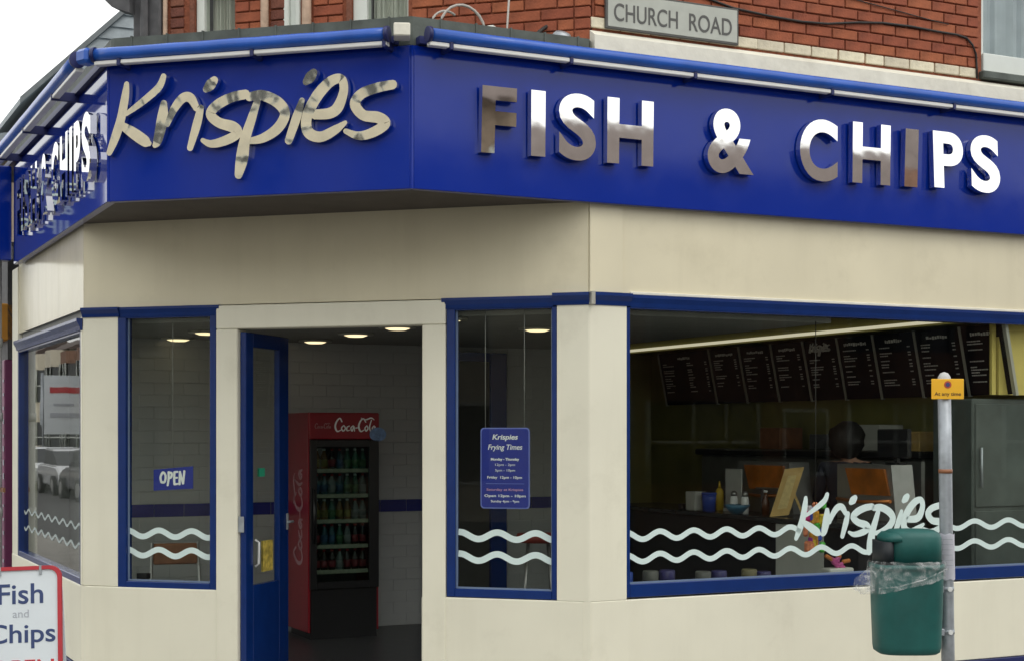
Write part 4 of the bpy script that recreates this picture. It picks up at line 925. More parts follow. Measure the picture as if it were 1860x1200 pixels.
for st in SCRIPT: mb.ribbon(FRC, [(fr_u + 0.225 + x * 0.345, 1.715 + y * 0.125, w_ * 0.22) for x, y, w_ in st], fr_w - 0.0022, fr_w + 0.001, True, 4)
build(mb, 'lettering', PRINT_W, fg)
mb = MB()
for st in SCRIPT: mb.ribbon(FRC, [(fr_u + 0.05 + x * 0.13, 1.745 + y * 0.05, w_ * 0.08) for x, y, w_ in st], fr_w - 0.0022, fr_w + 0.001, True, 3)
build(mb, 'lettering', mat('dull_print', (0.35, 0.18, 0.18), 0.6), fg)
sidef = Frame(FRC.p(fr_u, fr_w + fd, 0).x, FRC.p(fr_u, fr_w + fd, 0).y, 26 - 90)
mb = MB()
for st in SCRIPT: mb.ribbon(sidef, [(0.40 - y * 0.26, 0.62 + x * 0.75, w_ * 0.5) for x, y, w_ in st], -0.0022, 0.001, True, 4)
build(mb, 'lettering', mat('faded_print', (0.36, 0.20, 0.22), 0.6), fg)
mb = MB(); p = FRC.p(fr_u + fw - 0.03, fr_w - 0.006, 1.66)
mb.loft([[FRC.p(fr_u + fw - 0.02 + 0.075 * math.cos(k / 20 * 2 * math.pi), q, 1.70 + 0.058 * math.sin(k / 20 * 2 * math.pi)) for k in range(20)] for q in (fr_w - 0.010, fr_w - 0.004)], False); build(mb, 'sticker', mat('pale_blue_sticker', (0.15, 0.24, 0.42), 0.5, vary=0.4, scale=30), fg)
shelf_z = [0.56, 0.77, 0.98, 1.19, 1.40]
drink = [mat('cola_dark', (0.02, 0.008, 0.006), 0.2), mat('drink_orange', (0.20, 0.085, 0.02), 0.25), mat('drink_clear', (0.16, 0.19, 0.19), 0.2), mat('drink_green', (0.03, 0.12, 0.08), 0.25), mat('drink_teal', (0.03, 0.10, 0.13), 0.25)]
cap_m = [mat('cap_red', (0.5, 0.02, 0.03), 0.4), PRINT_W]
lab_m = [mat('label_red', (0.25, 0.03, 0.04), 0.5), mat('label_yellow', (0.28, 0.22, 0.05), 0.5), mat('label_white', (0.28, 0.28, 0.28), 0.5), mat('label_green', (0.07, 0.17, 0.07), 0.5), mat('label_blue', (0.05, 0.11, 0.22), 0.5)]
kinds = ['dark cola bottle with a red label', 'orange drink bottle with a yellow label', 'clear water bottle with a white label', 'green drink bottle with a green label', 'teal drink bottle with a blue label']
sname = ['lowest', 'second lowest', 'middle', 'second highest', 'highest']
protos = {}
def bottle(kd, pos, label, grp):
    if kd not in protos:
        t = thing('drink_bottle', label, 'bottle', pos, grp)
        mb = MB(); mb.lathe(pos, [(0.028, 0), (0.031, 0.02), (0.031, 0.10), (0.026, 0.12), (0.012, 0.155), (0.012, 0.165)], 12); build(mb, 'body', drink[kd], t)
        mb = MB(); mb.lathe(pos, [(0.0318, 0.03), (0.0318, 0.09)], 12); build(mb, 'paper_label', lab_m[kd], t)
        mb = MB(); mb.lathe(pos, [(0.0135, 0.163), (0.0135, 0.178), (0.008, 0.18)], 10); build(mb, 'cap', cap_m[kd % 2], t)
        protos[kd] = t
    else:
        t = copy_tree(protos[kd]); t.location = pos; tag(t, label, 'bottle', grp)
for s_, zs in enumerate(shelf_z):
    mb = MB(); mb.box(FRC, fr_u + 0.022, fr_u + fw - 0.022, fr_w + 0.05, fr_w + fd - 0.06, zs - 0.012, zs); build(mb, 'shelf', GREY_EDGE, fg)
    mb = MB(); mb.box(FRC, fr_u + 0.04, fr_u + fw - 0.04, fr_w + 0.040, fr_w + 0.048, zs - 0.018, zs + 0.014); build(mb, 'price_strip', mat('price_strip', (0.5, 0.48, 0.36), 0.5, vary=0.2, scale=30), fg)
    for k in range(7):
        kd = [(0, 0, 0, 2, 0, 0, 0), (0, 4, 4, 3, 2, 0, 0), (1, 1, 3, 1, 1, 2, 2), (4, 4, 2, 4, 3, 3, 2), (1, 1, 0, 4, 3, 3, 3)][s_][k]
        bottle(kd, FRC.p(fr_u + 0.095 + k * 0.068, fr_w + 0.10, zs + 0.0015), kinds[kd] + ', ' + ('first', 'second', 'third', 'fourth', 'fifth', 'sixth', 'last')[k] + ' along the ' + sname[s_] + ' fridge shelf', 'drink bottles in the fridge')

# ---- chair behind the left window
chf = FRC.at(-2.04, 2.80, 0, -8)
ch = thing('chair', 'brown wooden chair with thin metal legs behind the left window', 'chair', chf.p(0, 0, 0.005))
mb = MB(); mb.box(chf, -0.19, 0.19, -0.20, 0.20, 0.44, 0.465, 0.01); build(mb, 'seat', BROWN_WOOD, ch)
mb = MB(); mb.box(chf, -0.16, 0.16, -0.235, -0.215, 0.74, 0.895, 0.008); build(mb, 'backrest', BROWN_WOOD, ch)
for sx in (-1, 1):
    mb = MB(); mb.tube([chf.p(sx * 0.20, -0.30, 0.006), chf.p(sx * 0.185, -0.22, 0.45), chf.p(sx * 0.165, -0.225, 0.90)], 0.011, 8); build(mb, 'leg', STEEL_IN, ch)
    mb = MB(); mb.tube([chf.p(sx * 0.20, 0.22, 0.006), chf.p(sx * 0.185, 0.17, 0.44)], 0.011, 8); build(mb, 'leg', STEEL_IN, ch)
mb = MB(); mb.box(FRB, 0.372, 0.455, 0.09, 0.15, 0.665, 0.705, 0.004); tag(build(mb, 'small_box', FRIDGE_BLACK), 'small black box in the bottom corner of the left window', 'box')

# ---- entrance door, folded back inside
dfr = FRB.at(1.252, 0.012, 0, 90)          # u runs into the shop along the open leaf
DL = 0.70
door = MB()
door.box(dfr, 0.0, 0.115, -0.022, 0.022, 0.03, 2.41, 0.004); door.box(dfr, DL - 0.16, DL, -0.022, 0.022, 0.03, 2.41, 0.004)
door.box(dfr, 0.115, DL - 0.16, -0.022, 0.022, 0.03, 0.64, 0.004); door.box(dfr, 0.115, DL - 0.16, -0.022, 0.022, 2.31, 2.41, 0.004)
door = build(door, 'door', BLUE_FRAME, shop)
mb = MB(); mb.box(dfr, 0.113, DL - 0.158, -0.004, 0.004, 0.63, 2.32); build(mb, 'pane', GLASS, door)
mb = MB(); mb.tube([dfr.p(0.15, -0.02, 0.77), dfr.p(0.155, -0.045, 0.79), dfr.p(0.155, -0.045, 0.94), dfr.p(0.15, -0.02, 0.96)], 0.009, 8); build(mb, 'handle', PRINT_W, door)
mb = MB(); mb.box(dfr, DL - 0.05, DL - 0.02, -0.034, -0.023, 1.0, 1.12, 0.004); mb.tube([dfr.p(DL - 0.03, -0.02, 1.06), dfr.p(DL - 0.03, -0.07, 1.06), dfr.p(DL - 0.12, -0.07, 1.06)], 0.009, 8); build(mb, 'lock', STEEL, door)
mb = MB(); mb.box(dfr, 0.30, 0.46, -0.009, -0.0045, 0.72, 0.94, 0.001); mb.box(dfr, 0.30, 0.46, 0.0045, 0.007, 0.72, 0.94); build(mb, 'sticker', mat('yellow_sticker', (0.55, 0.42, 0.08), 0.6, vary=0.5, scale=25), door)
mb = MB(); mb.box(dfr, 0.24, 0.33, -0.008, -0.0045, 1.40, 1.46, 0.001); mb.box(dfr, 0.24, 0.33, 0.0045, 0.007, 1.40, 1.46); build(mb, 'sticker', mat('green_sticker', (0.02, 0.35, 0.2), 0.6), door)
mb = MB(); mb.box(FRB, 1.229, 1.272, -0.019, -0.011, 1.02, 1.13, 0.003); build(mb, 'hinge_plate', STEEL, door)

# ---- signs in the windows
CORD = mat('thin_cord', (0.22, 0.22, 0.21), 0.7)
os_ = thing('open_sign', 'small blue OPEN sign hanging inside the left window', 'sign', FRB.p(0.69, 0.05, 1.31))
mb = MB(); mb.uzprism(FRB, [(0.536, 1.300), (0.847, 1.318), (0.847, 1.476), (0.536, 1.450)], 0.045, 0.050); build(mb, 'board', BLUE_PRINT, os_)
OPENS = [[(.05, .3, .1), (.02, .65, .1), (.12, .95, .1), (.22, .7, .1), (.18, .3, .1), (.05, .3, .1)], [(.30, .05, .09), (.34, .5, .1), (.34, .95, .1)], [(.33, .92, .09), (.46, .85, .1), (.44, .6, .1), (.34, .52, .08)], [(.57, .1, .1), (.56, .5, .1), (.57, .92, .1)], [(.57, .92, .09), (.70, .93, .08)], [(.57, .52, .08), (.68, .54, .08)], [(.57, .1, .09), (.70, .12, .08)], [(.77, .08, .1), (.79, .92, .1)], [(.79, .92, .08), (.91, .12, .1)], [(.92, .12, .08), (.96, .95, .1)]]
mb = MB()
for i, st in enumerate(OPENS): mb.ribbon(FRB, [(0.588 + x * 0.20, 1.330 + y * 0.105 + x * 0.012, w_ * 0.17) for x, y, w_ in st], 0.0435 - 0.0002 * i, 0.0445, True, 4)
build(mb, 'lettering', PRINT_W, os_)
mb = MB(); mb.tube([FRB.p(0.69, 0.048, 1.465), FRB.p(0.685, 0.048, 2.0), FRB.p(0.688, 0.048, 2.5)], 0.0022, 5); build(mb, 'cord', CORD, os_)
hs = thing('hours_sign', 'blue opening hours sign hanging on two cords in the window right of the door', 'sign', FRB.p(3.14, 0.05, 1.21))
def rrect(u0, u1, z0, z1, r, n=5):
    out = []
    for cx, cz, a in ((u1 - r, z1 - r, 0), (u0 + r, z1 - r, 90), (u0 + r, z0 + r, 180), (u1 - r, z0 + r, 270)):
        out += [(cx + r * math.cos(R(a + 90 * k / n)), cz + r * math.sin(R(a + 90 * k / n))) for k in range(n + 1)]
    return out
mb = MB(); mb.uzprism(FRB, rrect(2.972, 3.312, 1.208, 1.744, 0.025), 0.048, 0.054); build(mb, 'border', BLUE_EDGE, hs)
mb = MB(); mb.uzprism(FRB, rrect(2.980, 3.304, 1.216, 1.736, 0.02), 0.046, 0.0479); build(mb, 'board', BLUE_PRINT, hs)
for s_, a, b, z, h, wt, m_ in (('Krispies', 3.055, 3.232, 1.655, 0.045, .02, PRINT_W), ('Frying Times', 3.025, 3.262, 1.588, 0.045, .01, PRINT_W), ('Monday - Thursday', 3.045, 3.240, 1.522, 0.022, .03, PRINT_W), ('12pm - 2pm', 3.075, 3.212, 1.487, 0.020, .0, PRINT_W), ('5pm - 10pm', 3.075, 3.212, 1.450, 0.020, .0, PRINT_W),
                               ('Friday  12pm - 10pm', 3.020, 3.260, 1.402, 0.022, .015, PRINT_W), ('Saturday at Krispies', 3.015, 3.268, 1.322, 0.020, .01, mat('pinkish_print', (0.6, 0.32, 0.45), 0.5)), ('Open 12pm - 10pm', 3.000, 3.285, 1.280, 0.022, .02, PRINT_W), ('Sunday 4pm - 9pm', 3.045, 3.240, 1.245, 0.020, .015, PRINT_W)):
    mb = MB(); mb.text(FRB, s_, a, b, z, z + h, 0.0445, 0.0013, wt, 0.2 if h > 0.04 else 0); build(mb, 'lettering', m_, hs)
mb = MB(); mb.box(FRB, 3.01, 3.275, 0.0446, 0.0458, 1.372, 1.375); build(mb, 'rule_line', BLUE_EDGE, hs)
for u in (3.005, 3.275):
    mb = MB(); mb.tube([FRB.p(u, 0.051, 1.735), FRB.p(u, 0.052, 2.1), FRB.p(u, 0.051, 2.52)], 0.0028, 5); build(mb, 'cord', CORD, hs)
mb = MB(); mb.box(FRC, 1.42, 1.52, 3.99 - 0.02, 3.998, 1.12, 1.50, 0.002); tag(build(mb, 'poster', mat('beige_poster', (0.5, 0.43, 0.25), 0.7)), 'narrow beige poster on the wall right of the hours sign', 'poster')
st_ = thing('stool', 'dark stool with a red seat behind the hours sign window', 'stool', FRC.p(0.75, 2.2, 0.005))
p = FRC.p(0.75, 2.2, 0)
mb = MB(); mb.lathe((p.x, p.y, 0), [(0.16, 0.84), (0.18, 0.87), (0.17, 0.91), (0.05, 0.92)], 18); build(mb, 'seat', mat('dull_red_seat', (0.22, 0.03, 0.02), 0.5), st_)
for k in range(4):
    mb = MB(); mb.tube([p + Vector((math.cos(R(45 + 90 * k)) * 0.2, math.sin(R(45 + 90 * k)) * 0.2, 0.006)), p + Vector((math.cos(R(45 + 90 * k)) * 0.11, math.sin(R(45 + 90 * k)) * 0.11, 0.85))], 0.013, 8); build(mb, 'leg', STEEL_IN, st_)

# ================================================================== STREET FURNITURE
px_, py_ = 2.537, 9.0
def lean(z): return px_ - 0.014 * (z - 1.0)
pole = thing('sign_post', 'grey steel sign post standing on the pavement by the window', 'post', (lean(0), py_, PAVE_Z))
mb = MB(); mb.tube([(lean(z), py_, z) for z in (PAVE_Z, 0.5, 1.0, 1.5, 1.99)], 0.038, 20); build(mb, 'pole', STEEL, pole)
mb = MB(); mb.lathe((lean(2), py_, 0), [(0.039, 1.985), (0.040, 2.01), (0.036, 2.035), (0.022, 2.056), (0.003, 2.063)], 20); build(mb, 'cap', PIPE_W, pole)
for z, m_ in ((1.485, BROWN_WOOD), (0.80, STEEL), (0.55, STEEL)):
    mb = MB(); mb.lathe((lean(z), py_, 0), [(0.0385, z - 0.012), (0.0405, z - 0.012), (0.0405, z + 0.012), (0.0385, z + 0.012)], 20); build(mb, 'band', m_, pole)
for z in (0.80, 0.55):
    mb = MB(); mb.tube([(lean(z) + 0.005, py_ - 0.036, z), (lean(z) + 0.005, py_ - 0.052, z)], 0.014, 10); build(mb, 'bolt', PRINT_W, pole)
yp = thing('parking_plate', 'small yellow parking plate near the top of the grey post', 'sign', (2.53, py_ - 0.045, 1.905))
YF = Frame(2.531, py_ - 0.046, 2)
mb = MB(); mb.box(YF, -0.095, 0.095, 0.0, 0.006, 1.904, 2.022, 0.002); build(mb, 'plate', YELLOW_SIGN, yp)
mb = MB(); mb.text(YF, 'At any time', -0.078, 0.078, 1.918, 1.945, -0.0012, 0.002, 0.012); build(mb, 'lettering', BROWN_PRINT, yp)
mb = MB(); n = 20
mb.loft([[YF.p(0.022 * math.cos(k / n * 2 * math.pi), q, 1.988 + 0.022 * math.sin(k / n * 2 * math.pi)) for k in range(n)] for q in (-0.0012, 0.0005)], False); build(mb, 'roundel', mat('roundel_red', (0.45, 0.07, 0.03), 0.5), yp)
mb = MB(); mb.loft([[YF.p(0.013 * math.cos(k / n * 2 * math.pi), q, 1.988 + 0.013 * math.sin(k / n * 2 * math.pi)) for k in range(n)] for q in (-0.0022, -0.0013)], False); build(mb, 'roundel_centre', mat('roundel_blue', (0.05, 0.05, 0.15), 0.5), yp)
mb = MB(); mb.lathe((lean(1.96), py_, 0), [(0.039, 1.95), (0.046, 1.95), (0.046, 1.975), (0.039, 1.975)], 16); build(mb, 'clip', STEEL, yp)
pn = thing('paper_notice', 'pale paper notice wrapped round the post beside the bin', 'notice', (lean(0.95), py_, 0.86))
mb = MB(); n = 14; rings = []
for k in range(n + 1):
    a = R(-165 + 150 * k / n)
    rings.append((math.cos(a), math.sin(a)))
vv = [[mb.bm.verts.new((lean(z) + 0.046 * c, py_ + 0.046 * s_, z + 0.004 * math.sin(k))) for z in (0.855, 0.95, 1.04, 1.122)] for k, (c, s_) in enumerate(rings)]
for a, b in zip(vv, vv[1:]):
    for i in range(3): mb.bm.faces.new([a[i], b[i], b[i + 1], a[i + 1]])
bmesh.ops.solidify(mb.bm, geom=mb.bm.faces[:], thickness=0.0012); build(mb, 'sheet', PAPER, pn)
mb = MB()
for r_ in range(6):
    z = 1.09 - r_ * 0.03
    mb.tube([(lean(z) + 0.0463 * math.cos(R(-150 + 12 * k)), py_ + 0.0463 * math.sin(R(-150 + 12 * k)), z) for k in range(9)], 0.0012, 4)
build(mb, 'text_marks', GREY_PRINT, pn)

# litter bin on the post
bx, by = 2.285, 8.93
lb = thing('litter_bin', 'dark green litter bin with a domed hood fixed to the sign post', 'bin', (bx, by, 0.44))
def sup(cx, cy, a, b, z, n=36, e=3.2, dz=None):
    out = []
    for k in range(n):
        t = k / n * 2 * math.pi; c, s_ = math.cos(t), math.sin(t)
        x = math.copysign(abs(c) ** (2 / e), c) * a; y = math.copysign(abs(s_) ** (2 / e), s_) * b
        out.append(Vector((cx + x, cy + y, z + (dz(x, y) if dz else 0))))
    return out
mb = MB()
mb.loft([sup(bx, by, a, b, z) for a, b, z in ((0.165, 0.135, 0.438), (0.182, 0.15, 0.450), (0.187, 0.155, 0.48), (0.196, 0.165, 0.72), (0.199, 0.168, 0.90), (0.199, 0.168, 0.925), (0.206, 0.174, 0.93), (0.206, 0.174, 0.952), (0.19, 0.16, 0.954))])
build(mb, 'body', BIN_GREEN, lb)
mb = MB()
mb.loft([sup(bx + 0.028, by, a, b, z) for a, b, z in ((0.160, 0.158, 0.9545), (0.160, 0.158, 1.07), (0.158, 0.156, 1.108), (0.146, 0.146, 1.135), (0.12, 0.12, 1.149), (0.06, 0.06, 1.153))])
build(mb, 'hood', BIN_GREEN, lb)
mb = MB(); mb.loft([sup(bx - 0.135, by, a, b, z) for a, b, z in ((0.045, 0.145, 0.955), (0.045, 0.145, 1.085))]); build(mb, 'opening', BIN_DARK, lb)
mb = MB(); mb.loft([sup(bx - 0.085, by, a, b, z) for a, b, z in ((0.072, 0.150, 1.086), (0.068, 0.148, 1.112), (0.046, 0.125, 1.134))]); build(mb, 'canopy', BIN_GREEN, lb)
mb = MB()
for z in (0.55, 0.80): mb.box(FW, bx + 0.17, lean(z) - 0.03, by + 0.02, by + 0.09, z - 0.02, z + 0.02, 0.004)
build(mb, 'bracket', STEEL, lb)
mb = MB()
for k in range(5): mb.box(FW, bx - 0.12 + k * 0.06, bx - 0.112 + k * 0.06, by - 0.162, by - 0.150, 0.50, 0.72, 0.002)

# clear bag round the bin rim
film = bpy.data.materials.new('clear_film'); film.use_nodes = True
n_, l_ = film.node_tree.nodes, film.node_tree.links
n_.clear()
fo = n_.new('ShaderNodeOutputMaterial'); ft = n_.new('ShaderNodeBsdfTransparent'); fp = n_.new('ShaderNodeBsdfPrincipled')
fp.inputs['Base Color'].default_value = (0.80, 0.82, 0.82, 1); fp.inputs['Roughness'].default_value = 0.22
fx = n_.new('ShaderNodeMixShader'); ftc = n_.new('ShaderNodeTexCoord'); fn = n_.new('ShaderNodeTexNoise'); fn.inputs['Scale'].default_value = 13; fn.inputs['Detail'].default_value = 6; fn.inputs['Distortion'].default_value = 1.4
fr_ = n_.new('ShaderNodeMapRange'); fr_.inputs[1].default_value = 0.42; fr_.inputs[2].default_value = 0.72; fr_.inputs[3].default_value = 0.05; fr_.inputs[4].default_value = 0.42
l_.new(ftc.outputs['Object'], fn.inputs['Vector']); l_.new(fn.outputs['Fac'], fr_.inputs[0]); l_.new(fr_.outputs[0], fx.inputs[0])
l_.new(ft.outputs[0], fx.inputs[1]); l_.new(fp.outputs[0], fx.inputs[2])
fb_ = n_.new('ShaderNodeBump'); fb_.inputs['Strength'].default_value = 0.8; fb_.inputs['Distance'].default_value = 0.01
l_.new(fn.outputs['Fac'], fb_.inputs['Height']); l_.new(fb_.outputs[0], fp.inputs['Normal']); l_.new(fx.outputs[0], fo.inputs[0])
bg = thing('bin_bag', 'clear crumpled bin bag turned over the rim of the green bin', 'bag', (bx, by, 0.80))
mb = MB(); n = 96; rows = []
prof = [(0.972, 0.205), (0.958, 0.214), (0.93, 0.216), (0.90, 0.213), (0.86, 0.210), (0.82, 0.208)]
for q, (z, a) in enumerate(prof):
    ring = []
    for k in range(n):
        t = k / n * 2 * math.pi; c, s_ = math.cos(t), math.sin(t)
        x = math.copysign(abs(c) ** (2 / 3.2), c); y = math.copysign(abs(s_) ** (2 / 3.2), s_)
        f_ = q / (len(prof) - 1)
        low = z + f_ * (0.05 * x + 0.012) + 0.010 * noise.noise(Vector((c * 5, s_ * 5, q * 0.8)))
        d = 0.010 * f_ * noise.noise(Vector((c * 9, s_ * 9, q * 1.3))) + 0.006 * noise.noise(Vector((c * 22, s_ * 22, q * 2.0)))
        aa = a + d
        ring.append(mb.bm.verts.new((bx + x * aa, by + y * (aa - 0.032), low)))
    rows.append(ring)
for a, b in zip(rows, rows[1:]):
    for k in range(n):
        q = mb.bm.faces.new([a[k], a[(k + 1) % n], b[(k + 1) % n], b[k]]); q.smooth = True
build(mb, 'rim_fold', film, bg)
mb = MB(); bmesh.ops.create_icosphere(mb.bm, subdivisions=5, radius=1.0)
for v in mb.bm.verts:
    p = v.co.copy(); k = 1 + 0.25 * noise.noise(p * 2.2) + 0.12 * noise.noise(p * 6 + Vector((3, 1, 2)))
    k += 0.05 * noise.noise(p * 15)
    x = p.x * 0.105 * k; z = p.z * 0.072 * k
    v.co = Vector((bx - 0.205 + x, by - 0.06 + p.y * 0.06 * k, 0.868 + z + 0.55 * x * (1 if True else 0) * 0.6))
for q in mb.bm.faces: q.smooth = True
build(mb, 'blown_corner', film, bg)
mb = MB(); mb.tube([(bx + 0.2, by - 0.15, 0.935), (bx + 0.05, by - 0.19, 0.875), (bx - 0.10, by - 0.19, 0.835), (bx - 0.19, by - 0.13, 0.82)], 0.004, 5); build(mb, 'rolled_edge', film, bg)

# A-board sign
af = Frame(-2.543, 8.0, 1.5)
ab = thing('pavement_sign', 'white pavement sign with a red border reading Fish and Chips OPEN', 'sign', (-2.543, 8.0, PAVE_Z))
def abuild(mb, name, m, tilt=True):
    rot = Matrix.Rotation(R(-2.6), 4, Vector((0, 1, 0))) @ Matrix.Rotation(R(-7), 4, 'X')
    c = Vector((-2.543, 8.0, PAVE_Z))
    bmesh.ops.transform(mb.bm, matrix=Matrix.Translation(c) @ rot @ Matrix.Translation(-c), verts=mb.bm.verts)
    return build(mb, name, m, ab)
ZA0, ZA1 = PAVE_Z + 0.10, 1.012
mb = MB(); outer = rrect(-0.214, 0.214, ZA0, ZA1, 0.06, 6); innr = rrect(-0.194, 0.194, ZA0 + 0.02, ZA1 - 0.02, 0.045, 6)
for w0_, flip in ((-0.012, 0), (0.012, 1)):
    a = [mb.bm.verts.new(af.p(u, w0_, z)) for u, z in outer]; b = [mb.bm.verts.new(af.p(u, w0_, z)) for u, z in innr]
    for i in range(len(a)): mb.bm.faces.new([a[i], a[(i + 1) % len(a)], b[(i + 1) % len(a)], b[i]])
    if not flip: a0, b0 = a, b
for i in range(len(a)):
    mb.bm.faces.new([a0[i], a[i], a[(i + 1) % len(a)], a0[(i + 1) % len(a)]]); mb.bm.faces.new([b0[i], b0[(i + 1) % len(a)], b[(i + 1) % len(a)], b[i]])
abuild(mb, 'border', RED_EDGE)
mb = MB(); mb.uzprism(af, rrect(-0.1935, 0.1935, ZA0 + 0.0205, ZA1 - 0.0205, 0.045, 6), -0.004, 0.006); abuild(mb, 'board', SIGN_WHITE)
for s_, a, b, z0, z1, wt, m_ in (('Fish', -0.118, 0.118, 0.815, 0.922, 0.012, NAVY_PRINT), ('and', -0.042, 0.042, 0.745, 0.785, 0.0, GREY_PRINT), ('Chips', -0.172, 0.180, 0.582, 0.712, 0.012, NAVY_PRINT), ('OPEN', -0.165, 0.172, 0.42, 0.525, 0.014, RED_PRINT)):
    mb = MB(); mb.text(af, s_, a, b, z0, z1, -0.0055, 0.0022, wt, 0.1 if s_ == 'OPEN' else 0); abuild(mb, 'lettering', m_)
for a, b in ((0.10, 0.112), (-0.112, -0.10)):
    mb = MB(); mb.box(af, a, b, -0.014, 0.016, ZA1 - 0.045, ZA1 + 0.002); abuild(mb, 'clip', STEEL)
for u in (-0.19, 0.19):
    mb = MB(); mb.box(af, u - 0.012, u + 0.012, -0.010, 0.010, PAVE_Z + 0.003, ZA0); abuild(mb, 'leg', STEEL)
mb = MB(); mb.uzprism(af, rrect(-0.17, 0.17, PAVE_Z + 0.02, 0.92, 0.06, 6), 0.0, 0.012)
rot = Matrix.Rotation(R(9), 4, 'X'); c = Vector((-2.543, 8.16, PAVE_Z + 0.05))
bmesh.ops.transform(mb.bm, matrix=Matrix.Translation(c + Vector((0, 0.12, -0.02))) @ rot @ Matrix.Translation(-Vector((-2.543, 8.0, PAVE_Z))), verts=mb.bm.verts)
build(mb, 'back_panel', SIGN_WHITE, ab)

# ================================================================== NEIGHBOURS ON THE LEFT
# downpipe where the two buildings meet
dp = thing('drainpipe', 'white painted drainpipe at the far end of the side street wall', 'pipe', FRA.p(-3.62, -0.10, PAVE_Z))
pp = FRA.p(-3.66, -0.12, 0)
mb = MB(); mb.tube([(pp.x, pp.y, PAVE_Z), (pp.x, pp.y, 1.5), (pp.x, pp.y, 3.40)], 0.052, 16); build(mb, 'pipe', PIPE_W, dp)
for z in (0.98, 1.86, 2.55, 3.36):
    mb = MB(); mb.lathe((pp.x, pp.y, 0), [(0.053, z - 0.04), (0.061, z - 0.04), (0.061, z + 0.04), (0.053, z + 0.04)], 16); build(mb, 'collar', PIPE_W, dp)
mb = MB(); mb.box(FRA, -3.70, -3.42, -0.16, 0.0, 3.30, 3.42, 0.01); build(mb, 'bracket', PIPE_W, dp)
mb = MB(); mb.box(FRA, -3.60, -3.42, -0.09, -0.07, 1.17, 1.21); build(mb, 'clamp', BROWN_WOOD, dp)
# gabled neighbour clad in pale horizontal boards
GF = Frame(-5.06, 16.0, 26)
nb = thing('gabled_house', 'neighbouring house with a pale boarded gable and purple and orange shopfront', 'house', GF.p(3.5, 3.0, PAVE_Z))
AP = 4.0
def zv(u): return 5.22 + (u if u <= AP else 2 * AP - u) * 0.99
mb = MB(); mb.uzprism(GF, [(0.35, PAVE_Z), (2 * AP - 0.35, PAVE_Z), (2 * AP - 0.35, zv(0.35) - 0.06), (AP, zv(AP) - 0.06), (0.35, zv(0.35) - 0.06)], 0.03, 8.0); build(mb, 'wall', BOARD_PALE, nb)
GREY_SLATE = mat('grey_verge', (0.17, 0.19, 0.20), 0.7, vary=0.2)
for sgn in (0, 1):
    uu = [(-0.05, AP), (AP, 2 * AP + 0.05)][sgn]
    q = [(uu[0], zv(uu[0]) - 0.06), (uu[1], zv(uu[1]) - 0.06), (uu[1], zv(uu[1])), (uu[0], zv(uu[0]))]
    mb = MB(); mb.uzprism(GF, q, -0.03, 8.2); build(mb, 'roof', BOARD_PALE, nb)
    mb = MB(); mb.uzprism(GF, [(uu[0], zv(uu[0]) - 0.055), (uu[1], zv(uu[1]) - 0.055), (uu[1], zv(uu[1]) + 0.012), (uu[0], zv(uu[0]) + 0.012)], -0.05, -0.031); build(mb, 'bargeboard', GREY_SLATE, nb)
for k in range(34):
    z = 3.6 + k * 0.135
    def edge(q): return max(0.36, (q - 5.22 + 0.065) / 0.99)
    a, b = edge(z), edge(z + 0.134)
    if b > AP - 0.1: break
    mb = MB(); vs = [mb.bm.verts.new(GF.p(u, w, q)) for u, w, q in ((a, -0.012, z), (2 * AP - a, -0.012, z), (2 * AP - b, 0.010, z + 0.134), (b, 0.010, z + 0.134), (a, 0.028, z), (2 * AP - a, 0.028, z), (2 * AP - b, 0.028, z + 0.134), (b, 0.028, z + 0.134))]
    for q4 in ((0, 1, 2, 3), (5, 4, 7, 6), (4, 5, 1, 0), (3, 2, 6, 7), (4, 0, 3, 7), (1, 5, 6, 2)): mb.bm.faces.new([vs[q] for q in q4])
    build(mb, 'board', BOARD_PALE, nb)
mb = MB(); mb.box(FRA, -9.5, -3.78, -0.06, 0.10, 2.58, 2.92, 0.01); build(mb, 'fascia', ORANGE, nb)
mb = MB(); mb.box(FRA, -9.5, -3.78, -0.03, 0.12, PAVE_Z, 2.40, 0.01); build(mb, 'shopfront', MAGENTA, nb)
mb = MB(); mb.box(FRA, -9.5, -3.78, 0.0, 0.12, 2.402, 3.5); build(mb, 'front_wall', DARK_GREY, nb)
rr = random.Random(4)
mb = MB()
for k in range(14): mb.box(FRA, -3.84, -3.80 + 0.015, -0.036, -0.031, 0.5 + k * 0.13, 0.5 + k * 0.13 + rr.uniform(0.02, 0.06))
build(mb, 'pale_stripes', GREY_PRINT, nb)

